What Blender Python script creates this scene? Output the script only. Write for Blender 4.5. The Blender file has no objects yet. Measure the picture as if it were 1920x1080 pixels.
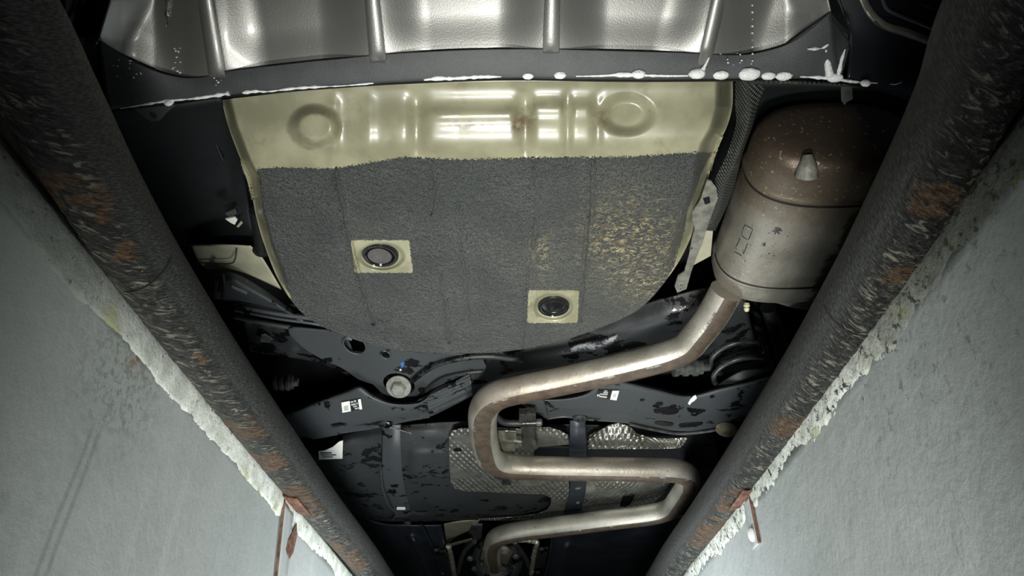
import bpy, bmesh, math, random
from mathutils import Vector, Matrix, Euler, noise
from mathutils.geometry import tessellate_polygon
random.seed(7)
S = bpy.context.scene
COL = S.collection
# ------------------------------------------------------------------ camera, world, lights
F = 1300.0
PITCH = math.atan(938.0 / F)
YAW = math.radians(0.93)
cam_d = bpy.data.cameras.new('camera'); cam_d.lens = F / 1920 * 36; cam_d.sensor_width = 36
cam_d.clip_start = 0.01
cam = bpy.data.objects.new('camera', cam_d); COL.objects.link(cam)
cam.rotation_euler = Euler((math.pi / 2 + PITCH, 0, YAW), 'XYZ'); S.camera = cam
RM = cam.rotation_euler.to_matrix()
w = bpy.data.worlds.new('world'); S.world = w; w.use_nodes = True
w.node_tree.nodes['Background'].inputs[0].default_value = (.55, .62, .68, 1)
w.node_tree.nodes['Background'].inputs[1].default_value = .03
S.view_settings.view_transform = 'Standard'; S.view_settings.look = 'None'
S.view_settings.exposure = 0.0; S.view_settings.gamma = 1.0; S.view_settings.use_curve_mapping = False

def area(name, loc, target, sx, sy, power, col=(1, 1, .96), spread=180):
    l = bpy.data.lights.new(name, 'AREA'); l.shape = 'RECTANGLE'; l.size = sx; l.size_y = sy
    l.energy = power; l.color = col; l.spread = math.radians(spread)
    o = bpy.data.objects.new(name, l); COL.objects.link(o); o.location = loc
    o.rotation_euler = (Vector(target) - Vector(loc)).to_track_quat('-Z', 'Y').to_euler()
    return o
area('unseen_light', (-.06, 2.05, -.10), (-.53, 2.0, .22), .7, .16, 6.8, (.93, .98, 1), 112)  # unseen light added to brighten the left wall
area('unseen_light', (.06, 2.05, -.10), (.49, 2.0, .22), .7, .16, 6.8, (.93, .98, 1), 112)  # its twin, added unseen to brighten the right wall
area('unseen_light', (0, .35, -.55), (0, 1.45, .80), .34, .12, 9.0, (1, 1, .95), 75)
area('unseen_light', (-.02, .05, -.25), (0, .68, .83), .26, .06, 1.0, (1, 1, .94), 60)

# ------------------------------------------------------------------ pixel -> world
def ray(u, v):
    return RM @ Vector(((u - 960) / F, -(v - 540) / F, -1))
def P(u, v, z):
    d = ray(u, v); return d * (z / d.z)
def PX(u, v, x):
    d = ray(u, v); return d * (x / d.x)
def lerp(a, b, t): return a + (b - a) * t
def sstep(a, b, x):
    if a == b: return 1.0 if x >= a else 0.0
    t = min(1, max(0, (x - a) / (b - a))); return t * t * (3 - 2 * t)
def interp(pts, x):
    if x <= pts[0][0]: return pts[0][1]
    for (a, fa), (b, fb) in zip(pts, pts[1:]):
        if x <= b: return lerp(fa, fb, (x - a) / (b - a))
    return pts[-1][1]
def gauss(d, s): return math.exp(-(d / s) ** 2)
def crom(pts, n, closed=False):
    """n samples of a Catmull-Rom curve through pts, by chord length"""
    m = len(pts); ps = [Vector(p) for p in pts]
    if m == 2 and not closed:
        return [ps[0].lerp(ps[1], i / (n - 1)) for i in range(n)]
    segs = m if closed else m - 1
    L = [0]
    for i in range(segs): L.append(L[-1] + max(1e-9, (ps[(i + 1) % m] - ps[i]).length))
    out = []
    for k in range(n):
        s = L[-1] * k / (n if closed else n - 1)
        i = 0
        while i < segs - 1 and s > L[i + 1]: i += 1
        t = (s - L[i]) / (L[i + 1] - L[i])
        p1, p2 = ps[i], ps[(i + 1) % m]
        p0 = ps[(i - 1) % m] if (closed or i > 0) else p1
        p3 = ps[(i + 2) % m] if (closed or i + 2 < m) else p2
        m1 = (p2 - p0) * .5; m2 = (p3 - p1) * .5
        # limit overshoot
        d = (p2 - p1).length
        if m1.length > d * 1.2: m1 = m1.normalized() * d * 1.2
        if m2.length > d * 1.2: m2 = m2.normalized() * d * 1.2
        t2, t3 = t * t, t * t * t
        out.append((2*t3-3*t2+1)*p1 + (t3-2*t2+t)*m1 + (-2*t3+3*t2)*p2 + (t3-t2)*m2)
    return out
def fbm(p, s, o=4):
    return noise.fractal(Vector(p) * s, 1.0, 2.0, o)

# ------------------------------------------------------------------ materials
class Mt:
    def __init__(s, name, rough=.5, metal=0, spec=.5, coat=0):
        s.m = bpy.data.materials.new(name); s.m.use_nodes = True
        s.t = s.m.node_tree; s.N = s.t.nodes; s.L = s.t.links
        s.b = s.N['Principled BSDF']
        s.set('Roughness', rough); s.set('Metallic', metal); s.set('Specular IOR Level', spec); s.set('Coat Weight', coat)
        if coat: s.set('Coat Roughness', .12)
        s.pos = s.N.new('ShaderNodeNewGeometry').outputs['Position']
    def put(s, sock, v):
        if hasattr(v, 'is_linked') or hasattr(v, 'node'): s.L.new(v, sock)
        elif isinstance(v, (tuple, list)) and len(v) == 3 and sock.type == 'RGBA': sock.default_value = (*v, 1)
        else: sock.default_value = v
    def set(s, n, v): s.put(s.b.inputs[n], v)
    def scale(s, vec, sc):
        n = s.N.new('ShaderNodeVectorMath'); n.operation = 'MULTIPLY'
        s.L.new(vec, n.inputs[0]); n.inputs[1].default_value = sc; return n.outputs[0]
    def noise(s, sc, det=4, rough=.55, vec=None, dist=0.0):
        n = s.N.new('ShaderNodeTexNoise'); n.inputs['Scale'].default_value = sc
        n.inputs['Detail'].default_value = det; n.inputs['Roughness'].default_value = rough
        n.inputs['Distortion'].default_value = dist
        s.L.new(vec or s.pos, n.inputs['Vector']); return n.outputs['Fac']
    def voro(s, sc, vec=None, feat='F1'):
        n = s.N.new('ShaderNodeTexVoronoi'); n.inputs['Scale'].default_value = sc; n.feature = feat
        s.L.new(vec or s.pos, n.inputs['Vector']); return n.outputs['Distance']
    def mr(s, f, a, b, c=0.0, d=1.0):
        n = s.N.new('ShaderNodeMapRange'); n.interpolation_type = 'SMOOTHSTEP' if a < b else 'LINEAR'
        s.put(n.inputs[0], f)
        for i, v in enumerate((a, b, c, d)): s.put(n.inputs[i + 1], v)
        return n.outputs[0]
    def math(s, op, a, b=0.0):
        n = s.N.new('ShaderNodeMath'); n.operation = op; s.put(n.inputs[0], a); s.put(n.inputs[1], b); return n.outputs[0]
    def mix(s, f, a, b):
        n = s.N.new('ShaderNodeMix'); n.data_type = 'RGBA'; s.put(n.inputs[0], f)
        s.put(n.inputs[6], a); s.put(n.inputs[7], b); return n.outputs[2]
    def attr(s, name):
        n = s.N.new('ShaderNodeAttribute'); n.attribute_name = name; return n.outputs['Fac']
    def bump(s, h, dist=.002, st=1.0, prev=None):
        n = s.N.new('ShaderNodeBump'); n.inputs['Distance'].default_value = dist; n.inputs['Strength'].default_value = st
        s.put(n.inputs['Height'], h)
        if prev: s.L.new(prev, n.inputs['Normal'])
        s.L.new(n.outputs[0], s.b.inputs['Normal']); return n.outputs[0]
    def sep(s, vec):
        n = s.N.new('ShaderNodeSeparateXYZ'); s.L.new(vec, n.inputs[0]); return n.outputs
    def comb(s, x, y, z):
        n = s.N.new('ShaderNodeCombineXYZ')
        for i, v in enumerate((x, y, z)): s.put(n.inputs[i], v)
        return n.outputs[0]
    def near(s, p, r0, r1):
        n = s.N.new('ShaderNodeVectorMath'); n.operation = 'DISTANCE'
        s.L.new(s.pos, n.inputs[0]); n.inputs[1].default_value = p
        return s.mr(n.outputs['Value'], r0, r1, 1.0, 0.0)

def m_plain(name, col, rough=.5, metal=0, spec=.5, var=.25, sc=40, bump=0, bsc=300, coat=0):
    m = Mt(name, rough, metal, spec, coat)
    n = m.noise(sc)
    m.set('Base Color', m.mix(m.mr(n, .3, .7), tuple(c * (1 - var) for c in col), tuple(c * (1 + var) for c in col)))
    if bump: m.bump(m.noise(bsc, 3), bump)
    return m.m

def mk_wall(name, side):
    m = Mt(name, .42)
    big = m.noise(2.2, 5); fine = m.noise(60, 4)
    c = m.mix(m.mr(big, .35, .65), (.34, .375, .365), (.41, .44, .435))
    c = m.mix(m.mr(fine, .45, .75, 0, .35), c, (.30, .33, .325))
    # old dirt specks
    sp = m.noise(34, 5, .7)
    c = m.mix(m.mr(sp, .73, .76), c, (.06, .065, .055))
    vz = m.scale(m.pos, (1, 30, 1.2)); st = m.noise(1.0, 4, .6, vz)
    c = m.mix(m.mr(st, .55, .72, 0, .28), c, (.50, .53, .53))
    if side < 0:
        p = PX(240, 700, -.53); br = m.math('MULTIPLY', m.near(p, .02, .17), m.mr(m.noise(110, 6, .7), .48, .58))
        c = m.mix(m.math('MULTIPLY', br, .55), c, (.13, .135, .115))
        p2 = PX(258, 672, -.53); rs = m.math('MULTIPLY', m.near(p2, .004, .035), m.mr(m.noise(60, 4), .40, .58))
        c = m.mix(m.math('MULTIPLY', rs, .8), c, (.22, .10, .03))
        xyz = m.sep(m.pos)
        for (u, v) in ((175, 800), (192, 800)):
            q = PX(u, v, -.53)
            off = m.math('ABSOLUTE', m.math('SUBTRACT', m.math('ADD', xyz[1], m.math('MULTIPLY', m.noise(6, 1), .012)), q.y + .006))
            ln = m.math('MULTIPLY', m.mr(off, .0015, .006, 1, 0), m.mr(xyz[2], q.z - .02, q.z + .03, 1, 0))
            c = m.mix(m.math('MULTIPLY', ln, .45), c, (.17, .19, .18))
    else:
        for (u, v, r) in ((1800, 480, .25), (1660, 700, .22)):
            p = PX(u, v, .492)
            br = m.math('MULTIPLY', m.near(p, .02, r), m.mr(m.noise(55, 6, .75), .55, .66))
            c = m.mix(m.math('MULTIPLY', br, .7), c, (.07, .075, .07))
    m.set('Base Color', c)
    rot = m.scale(m.pos, (1, 60, 12)); scr = m.noise(1.6, 5, .6, rot)
    h = m.math('ADD', m.math('MULTIPLY', m.noise(12, 6, .65), 1.0), m.math('MULTIPLY', m.mr(scr, .62, .70), .08))
    m.bump(h, .005 if side > 0 else .003)
    return m.m
WALL_L = mk_wall('grey_wall_paint_left', -1); WALL_R = mk_wall('grey_wall_paint_right', 1)

def mk_mortar(name, dark):
    m = Mt(name, .7)
    c = m.mix(m.mr(m.noise(30, 5), .35, .65), (.50, .53, .47), (.74, .77, .72))
    yy = m.sep(m.pos)[1]
    c = m.mix(m.mr(m.math('ADD', yy, m.math('MULTIPLY', m.noise(6, 4), .3)), .75, 1.15, .9, 0), c, (.20, .22, .20) if not dark else (.10, .105, .085))  # near end darker; on the left this paints in the weaker light
    c = m.mix(m.mr(m.noise(70, 6, .75), .60 - dark, .66 - dark), c, (.035, .04, .03))
    c = m.mix(m.mr(m.noise(18, 3), .58, .7, 0, .6), c, (.30, .31, .12))
    m.set('Base Color', c); m.bump(m.noise(90, 6, .7), .006 if dark else .003); return m.m
MORTAR_L = mk_mortar('mortar_left', 0); MORTAR_R = mk_mortar('mortar_right', .06)

def mk_rail():
    m = Mt('scaled_steel', .5, .25)
    uv = m.N.new('ShaderNodeUVMap').outputs[0]
    low = m.attr('low')
    xy = m.sep(uv)
    sk = m.comb(m.math('ADD', xy[0], m.math('MULTIPLY', xy[1], .55)), xy[1], 0)
    flake = m.noise(1, 5, .62, m.scale(sk, (120, 44, 1)), 1.3)
    fine = m.noise(1, 4, .6, m.scale(sk, (420, 160, 1)))
    patch = m.noise(9, 3, .5)
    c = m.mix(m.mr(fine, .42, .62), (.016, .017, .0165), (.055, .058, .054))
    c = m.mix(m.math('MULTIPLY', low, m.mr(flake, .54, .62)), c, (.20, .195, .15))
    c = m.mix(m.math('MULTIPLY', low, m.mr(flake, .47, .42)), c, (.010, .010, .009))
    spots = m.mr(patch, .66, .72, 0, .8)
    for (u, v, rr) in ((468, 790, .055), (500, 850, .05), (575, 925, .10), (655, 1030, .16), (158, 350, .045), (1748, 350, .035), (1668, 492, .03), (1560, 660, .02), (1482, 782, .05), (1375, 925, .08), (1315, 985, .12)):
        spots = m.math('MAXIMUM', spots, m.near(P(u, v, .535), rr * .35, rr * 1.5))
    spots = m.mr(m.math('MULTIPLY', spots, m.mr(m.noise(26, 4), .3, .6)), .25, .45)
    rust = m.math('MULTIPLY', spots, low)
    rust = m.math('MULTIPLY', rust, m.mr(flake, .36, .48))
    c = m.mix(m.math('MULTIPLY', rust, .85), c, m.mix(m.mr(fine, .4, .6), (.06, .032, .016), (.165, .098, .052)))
    m.set('Base Color', c)
    m.set('Roughness', m.mr(flake, .3, .7, .42, .62))
    h = m.math('ADD', m.math('MULTIPLY', fine, .18), m.math('MULTIPLY', m.math('MULTIPLY', flake, low), 1.1))
    m.bump(h, .012); return m.m
RAIL = mk_rail()

def mk_well():
    m = Mt('primer_and_sealer', .3, 0, .5, .25)
    seal = m.attr('sealer'); scr = m.attr('scrape')
    fine = m.noise(380, 3, .6); med = m.noise(60, 4)
    mask = m.mr(m.math('ADD', seal, m.math('MULTIPLY', m.math('SUBTRACT', m.noise(260, 3, .7), .5), 1.6)), .44, .56)
    beige = m.mix(m.mr(m.noise(14, 4), .35, .65), (.20, .196, .128), (.285, .278, .185))
    beige = m.mix(m.mr(m.noise(20, 6, .7), .54, .68, 0, .5), beige, (.16, .135, .085))
    beige = m.mix(m.math('MULTIPLY', m.attr('stain'), m.mr(m.noise(70, 5, .7), .38, .58)), beige, (.10, .065, .035))
    grey = m.mix(m.mr(fine, .35, .65), (.040, .044, .042), (.115, .122, .115))
    grey = m.mix(m.mr(m.noise(9, 3), .4, .65, 0, .5), grey, (.045, .052, .054))
    grey = m.mix(m.math('MULTIPLY', m.mr(m.voro(330), .14, .06, 0, .8), m.mr(m.noise(16, 2), .46, .56)), grey, (.42, .45, .43))
    sc = m.math('MULTIPLY', scr, m.mr(m.noise(1, 6, .72, m.scale(m.pos, (95, 170, 100)), 1.2), .515, .55))
    grey = m.mix(sc, grey, m.mix(m.mr(med, .4, .6), (.42, .38, .22), (.20, .15, .08)))
    m.set('Base Color', m.mix(mask, beige, grey))
    m.set('Roughness', m.mr(mask, 0, 1, .34, .40))
    m.set('Coat Weight', m.mr(mask, 0, 1, .30, 0)); m.set('Specular IOR Level', m.mr(mask, 0, 1, .5, .6))
    h = m.math('MULTIPLY', mask, m.math('ADD', m.math('MULTIPLY', fine, .7), m.math('ADD', m.math('MULTIPLY', m.noise(130, 3), .8), m.math('MULTIPLY', med, .7))))
    m.bump(h, .010); return m.m
WELL = mk_well()

def mk_steel(name, base, hi, dirt, lo=-.80, rough=.34, speck=0.0, metal=.85):
    m = Mt(name, rough, metal)
    nz = m.sep(m.N.new('ShaderNodeNewGeometry').outputs['True Normal'])[2]
    n = m.noise(10, 5, .6)
    c = m.mix(m.mr(n, .3, .7), base, hi)
    c = m.mix(m.mr(m.noise(2.2, 3), .42, .62, 0, .45), c, dirt)
    wob = m.math('ADD', nz, m.math('MULTIPLY', m.math('SUBTRACT', m.noise(16, 6, .7), .5), .30))
    low = m.mr(wob, lo - .015, lo + .015, 1, 0)
    c = m.mix(m.math('MULTIPLY', low, .93), c, m.mix(m.mr(m.noise(50, 5), .4, .6), (.032, .020, .012), (.062, .038, .021)))
    c = m.mix(m.mr(m.noise(160, 3, .7), .64, .70), c, tuple(d * .4 for d in dirt))
    if speck:
        xyz = m.sep(m.pos)
        yb_ = m.math('ADD', xyz[1], m.math('MULTIPLY', m.math('SUBTRACT', m.noise(9, 5, .6), .5), .12))
        c = m.mix(m.mr(yb_, .90, .965, .8, 0), c, (.115, .086, .057))
        c = m.mix(m.mr(yb_, .80, .90, .75, 0), c, (.060, .040, .028))
        edge = m.math('ADD', xyz[0], m.math('MULTIPLY', m.math('SUBTRACT', m.noise(18, 6, .7), .5), .10))
        c = m.mix(m.mr(edge, .575, .590, 0, .9), c, (.028, .022, .018))
        c = m.mix(m.math('MULTIPLY', m.mr(m.noise(140, 3, .65), .63, .69), speck), c, (.42, .38, .30))
    m.set('Base Color', c)
    m.set('Metallic', m.mr(low, 0, 1, metal, .05)); m.set('Roughness', m.mr(n, .3, .7, rough - .05, rough + .1))
    m.bump(m.noise(90, 4), .0008); return m.m
STEEL = mk_steel('stainless_pipe', (.36, .34, .29), (.52, .50, .44), (.21, .15, .10), -.82, .46, 0.0, .7)
SILENCER = mk_steel('stained_silencer_steel', (.21, .20, .165), (.30, .285, .245), (.13, .085, .05), -2, .46, .75, .5)

def mk_shield():
    m = Mt('embossed_aluminium', .33, .85)
    xyz = m.sep(m.pos)
    a = m.math('SINE', m.math('MULTIPLY', m.math('ADD', xyz[0], m.math('MULTIPLY', xyz[1], .36)), 330.))
    b = m.math('SINE', m.math('MULTIPLY', m.math('SUBTRACT', xyz[0], m.math('MULTIPLY', xyz[1], .36)), 330.))
    g = m.math('MULTIPLY', m.math('ADD', a, b), .4)
    amt = m.mr(m.noise(6, 2), .40, .52)
    c = m.mix(m.mr(m.noise(30, 4), .3, .7), (.38, .38, .33), (.60, .60, .54))
    c = m.mix(m.mr(m.noise(60, 5, .7), .60, .68, 0, .8), c, (.10, .09, .07))
    m.set('Base Color', c)
    m.bump(m.math('MULTIPLY', g, amt), .0045); return m.m
SHIELD = mk_shield()
def mk_shield_dark():
    m = Mt('dark_embossed_shield', .5, .4)
    xyz = m.sep(m.pos)
    a = m.math('SINE', m.math('MULTIPLY', m.math('ADD', xyz[0], xyz[1]), 900.))
    b = m.math('SINE', m.math('MULTIPLY', m.math('SUBTRACT', xyz[1], xyz[0]), 900.))
    m.set('Base Color', m.mix(m.mr(m.noise(40, 5, .7), .55, .7), (.055, .06, .055), (.13, .13, .11)))
    m.bump(m.math('ADD', a, b), .0008); return m.m
SHIELD_D = mk_shield_dark()

def mk_black(name, dust, wet, rough=.28, thr=.5, spec=.5, sc=9):
    """black painted metal: matte film of dried dust with wet blotches washed through it"""
    m = Mt(name, rough, 0, spec)
    n = m.noise(sc, 6, .62, None, .3)
    k = m.mr(n, thr - .012, thr + .012)
    c = m.mix(k, wet, dust)
    c = m.mix(m.mr(m.noise(150, 3, .7), .68, .72, 0, .6), c, (.25, .27, .26))
    m.set('Base Color', c)
    m.set('Roughness', m.mr(k, 0, 1, rough * .55, rough + .16))
    m.bump(m.noise(120, 3), .0005); return m.m
BLK = mk_black('black_painted_steel', (.040, .045, .048), (.006, .006, .007), .30, .405, .5, 13)
BLK2 = mk_black('black_steel_glossy', (.014, .016, .017), (.004, .004, .004), .36, .45, .5)
TANK = mk_black('black_tank_plastic', (.020, .023, .024), (.008, .009, .010), .40, .425, .5, 15)
PANEL = m_plain('underbody_panel_plastic', (.017, .021, .028), .42, 0, .5, .3, 12)
PLAST = m_plain('black_liner_plastic', (.009, .011, .012), .55, 0, .35, .2, 8, .0006)
VOID = m_plain('void_black', (.004, .004, .005), .7, 0, .3)
BLUEBLK = m_plain('dark_gloss_bumper', (.012, .014, .018), .25, 0, .5, .1, 5, 0, 0, .3)
SILVER = m_plain('silver_diffuser_paint', (.30, .30, .285), .41, .7, .5, .06, 5, .0002, 500, .3)
BAND = m_plain('grey_bumper_plastic', (.050, .054, .057), .42, 0, .45, .12, 25, .0005, 900)
BANDD = m_plain('dark_bumper_plastic', (.018, .020, .021), .45, 0, .4, .12, 25, .0005, 900)
PRIMER = m_plain('beige_body_primer', (.34, .33, .24), .3, 0, .5, .15, 20, .0006, 60, .3)
ZINC = m_plain('galvanised_steel', (.17, .17, .145), .55, .2, .5, .3, 60, .001, 150)
BOLT = m_plain('zinc_bolt', (.30, .31, .28), .35, .6, .5, .2, 90)
RUBBER = m_plain('hanger_rubber', (.022, .023, .02), .5, 0, .4, .5, 60, .002, 140)
RUST = m_plain('rusty_steel', (.15, .075, .05), .7, .1, .4, .45, 60, .003, 160)
WHITE = m_plain('white_label_paper', (.72, .74, .68), .5, 0, .4, .05)
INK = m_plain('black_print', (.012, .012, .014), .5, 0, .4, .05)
PRT = m_plain('pale_print', (.42, .43, .42), .5, 0, .4, .1)
FOAM = m_plain('white_soap_foam', (.85, .87, .86), .35, 0, .5, .06, 200, .002, 400)
WET = m_plain('water_drop', (.5, .52, .5), .05, 0, .8, .1)
CONC = m_plain('dark_concrete', (.07, .072, .065), .8, 0, .3, .4, 20, .004, 60)
TRIMD = m_plain('dull_grey_bracket', (.06, .065, .06), .45, .2, .4, .4, 50)
BLUE = m_plain('blue_paint_mark', (.03, .14, .42), .4)
YEL = m_plain('pale_plastic_tip', (.50, .46, .30), .4)
CHROME = m_plain('bright_bulge_trim', (.62, .62, .52), .2, .8)

# ------------------------------------------------------------------ objects
def part(name, me, mat, parent=None, smooth=True, **props):
    o = bpy.data.objects.new(name, me); COL.objects.link(o)
    if mat: me.materials.clear(); me.materials.append(mat)
    if smooth: me.shade_smooth()
    if len(me.vertices):
        c = Vector((0, 0, 0))
        for v in me.vertices: c += v.co
        c /= len(me.vertices)
        me.transform(Matrix.Translation(-c)); o.location = c
    if parent:
        o.parent = parent; o.matrix_parent_inverse = Matrix.Translation(-world_loc(parent))
    o['wl'] = list(o.location)
    for k, v in props.items(): o[k] = v
    return o
def world_loc(o):
    return Vector(o['wl'])
def empty(name, loc, **props):
    o = bpy.data.objects.new(name, None); COL.objects.link(o); o.location = loc; o.empty_display_size = .1
    o['wl'] = list(loc)
    for k, v in props.items(): o[k] = v
    return o
def mesh(vs, fs):
    me = bpy.data.meshes.new('m'); me.from_pydata([tuple(v) for v in vs], [], fs); me.validate(); me.update(); return me
def face_cam(vs, fs):
    s = 0
    for f in fs[::max(1, len(fs) // 50)]:
        a, b, c = Vector(vs[f[0]]), Vector(vs[f[1]]), Vector(vs[f[2]])
        s += 1 if (b - a).cross(c - a).dot(a) < 0 else -1
    return [f[::-1] for f in fs] if s < 0 else fs
def grid(vs_rows, closed_u=False):
    nv, nu = len(vs_rows), len(vs_rows[0]); vs = [p for r in vs_rows for p in r]; fs = []
    for j in range(nv - 1):
        for i in range(nu if closed_u else nu - 1):
            a = j * nu + i; b = j * nu + (i + 1) % nu
            fs.append((a, b, b + nu, a + nu))
    return vs, fs
def solid(o, t):
    md = o.modifiers.new('thickness', 'SOLIDIFY'); md.thickness = t; md.offset = -1; return o
def sheet(name, rows, mat, parent, nu=40, nv=20, thick=.002, dz=None, attrs=None, lin_v=False, **props):
    """skin through rows of (u, v, z) control points; dz(u, v) moves it up or down"""
    R = [crom(r, nu) for r in rows]
    G = [[None] * nu for _ in range(nv)]
    for i in range(nu):
        c = [r[i] for r in R]
        cc = crom(c, nv)
        for j in range(nv): G[j][i] = cc[j]
    W = []
    A = {k: [] for k in (attrs or {})}
    for r in G:
        W.append([P(p[0], p[1], p[2] + (dz(p[0], p[1]) if dz else 0)) for p in r])
        for k, fn in (attrs or {}).items():
            A[k] += [fn(p[0], p[1]) for p in r]
    vs, fs = grid(W); fs = face_cam(vs, fs)
    me = mesh(vs, fs)
    for k, vals in A.items():
        a = me.attributes.new(k, 'FLOAT', 'POINT'); a.data.foreach_set('value', vals)
    o = part(name, me, mat, parent, **props)
    if thick: solid(o, thick)
    return o
def plate(name, pts, z, mat, parent, thick=.01, bev=.002, holes=(), smooth_n=0, stretch=1.0, **props):
    """flat plate cut to a pixel outline at height z; thickness runs upwards"""
    zf = z if callable(z) else (lambda u, v: z)
    if smooth_n: pts = [(p[0], p[1]) for p in crom([(a, b, 0) for a, b in pts], smooth_n, True)]
    loops = [[(a, b) for a, b in pts]]
    for (hu, hv, hr) in holes:
        c = P(hu, hv, zf(hu, hv)); L = []
        for k in range(20):
            a = -k * 2 * math.pi / 20
            q = c + Vector((math.cos(a) * hr, math.sin(a) * hr * stretch, 0))
            L.append(q)
        loops.append(L)
    L3 = [[P(a, b, zf(a, b)) for a, b in loops[0]]] + [list(l) for l in loops[1:]]
    flat = [p for l in L3 for p in l]
    tris = tessellate_polygon([[Vector((p.x, p.y, 0)) for p in l] for l in L3])
    n = len(flat)
    up = Vector((0, 0, thick))
    vs = flat + [p + up for p in flat]
    fs = []
    for t in tris:
        a, b, c = (flat[i] for i in t)
        nz = ((b.x - a.x) * (c.y - a.y) - (b.y - a.y) * (c.x - a.x))
        if abs(nz) < 1e-14: continue
        t = tuple(t) if nz < 0 else tuple(t)[::-1]
        fs.append(t); fs.append(tuple(i + n for i in t[::-1]))
    k = 0
    for l in L3:
        m = len(l)
        for i in range(m):
            a, b = k + i, k + (i + 1) % m
            fs.append((a, b, b + n, a + n))
        k += m
    me = mesh(vs, fs)
    bm = bmesh.new(); bm.from_mesh(me); bmesh.ops.recalc_face_normals(bm, faces=bm.faces)
    bmesh.ops.dissolve_limit(bm, angle_limit=.02, verts=bm.verts, edges=bm.edges) if not smooth_n else None
    bm.to_mesh(me); bm.free()
    o = part(name, me, mat, parent, smooth=False, **props)
    if bev:
        md = o.modifiers.new('bevel', 'BEVEL'); md.width = bev; md.segments = 2; md.limit_method = 'ANGLE'; md.angle_limit = .6
    return o
def tubew(name, pts, r, mat, parent, sides=20, n=None, low=False, cap=True, closed=False, rfn=None, **props):
    n = n or max(12, len(pts) * 8)
    if isinstance(r, (int, float)):
        q = crom(pts, n, closed); rr = [r] * n
    else:
        q4 = crom([(*Vector(p), 0) for p in pts], n, closed) if False else crom(pts, n, closed)
        L = [0]
        for a, b in zip(pts, pts[1:]): L.append(L[-1] + (Vector(b) - Vector(a)).length)
        D = [0]
        for a, b in zip(q4, q4[1:]): D.append(D[-1] + (b - a).length)
        q = q4; rr = [interp(list(zip([x / L[-1] for x in L], r)), d / D[-1]) for d in D]
    vs = []; T = []
    for i in range(n):
        a = q[i - 1] if (i or closed) else q[0]; b = q[(i + 1) % n] if (i < n - 1 or closed) else q[-1]
        T.append((b - a).normalized())
    up = Vector((0, 0, 1)) if abs(T[0].z) < .9 else Vector((0, 1, 0))
    nrm = (up - T[0] * up.dot(T[0])).normalized()
    lows = []; uvs = []; dist = 0
    for i in range(n):
        nrm = (nrm - T[i] * nrm.dot(T[i])).normalized(); bi = T[i].cross(nrm)
        if i: dist += (q[i] - q[i - 1]).length
        for k in range(sides):
            a = 2 * math.pi * k / sides
            d = nrm * math.cos(a) + bi * math.sin(a)
            ra = rr[i] * (1 + (rfn(q[i], d) if rfn else 0))
            vs.append(q[i] + d * ra); lows.append(d)
            uvs.append((dist, a * rr[i]))
    fs = []
    for i in range(n if closed else n - 1):
        for k in range(sides):
            k2 = (k + 1) % sides; j = (i + 1) % n
            fs.append((i * sides + k, i * sides + k2, j * sides + k2, j * sides + k))
    if cap and not closed:
        fs.append(tuple(range(sides))[::-1]); fs.append(tuple((n - 1) * sides + k for k in range(sides)))
    me = mesh(vs, fs)
    if low is not False:
        a = me.attributes.new('low', 'FLOAT', 'POINT'); a.data.foreach_set('value', [low(d) for d in lows])
        ul = me.uv_layers.new(name='UVMap')
        for lp in me.loops:
            ul.data[lp.index].uv = uvs[lp.vertex_index]
    o = part(name, me, mat, parent, **props)
    me.set_sharp_from_angle(angle=1.0)
    return o
def tube(name, pts, r, mat, parent, **k):
    return tubew(name, [P(*p) for p in pts], r, mat, parent, **k)
def lathe(name, c, axis, prof, mat, parent, n=28, seg=None, **props):
    """prof: list of (radius, height along axis)"""
    ax = Vector(axis).normalized(); up = Vector((0, 0, 1)) if abs(ax.z) < .9 else Vector((1, 0, 0))
    a = ax.cross(up).normalized(); b = ax.cross(a)
    rows = [[c + ax * h + (a * math.cos(t * 2 * math.pi / n) + b * math.sin(t * 2 * math.pi / n)) * max(r, 1e-5) for t in range(n)] for r, h in prof]
    vs, fs = grid(rows, True)
    me = mesh(vs, fs); bm = bmesh.new(); bm.from_mesh(me)
    bmesh.ops.remove_doubles(bm, verts=bm.verts, dist=1e-5); bmesh.ops.holes_fill(bm, edges=bm.edges)
    bmesh.ops.recalc_face_normals(bm, faces=bm.faces); bm.to_mesh(me); bm.free()
    o = part(name, me, mat, parent, **props); me.set_sharp_from_angle(angle=.7); return o
DN = Vector((0, 0, -1))
def hexbolt(name, u, v, z, r, mat, parent, axis=DN, **props):
    c = P(u, v, z)
    o = lathe(name, c, axis, [(0, 0), (r, 0), (r, r * .18), (r * .62, r * .2), (0, r * .2)], mat, parent, 28, **props)
    h = lathe('bolt_head', c + Vector(axis) * r * .2, axis, [(r * .62, 0), (r * .62, r * .45), (r * .5, r * .55), (0, r * .55)], mat, o if not parent or not parent.parent else parent, 6)
    return o
def box(name, lo, hi, mat, parent=None, **props):
    x0, y0, z0 = lo; x1, y1, z1 = hi
    vs = [(x0,y0,z0),(x1,y0,z0),(x1,y1,z0),(x0,y1,z0),(x0,y0,z1),(x1,y0,z1),(x1,y1,z1),(x0,y1,z1)]
    return part(name, mesh(vs, [(0,3,2,1),(4,5,6,7),(0,1,5,4),(1,2,6,5),(2,3,7,6),(3,0,4,7)]), mat, parent, smooth=False, **props)

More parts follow.
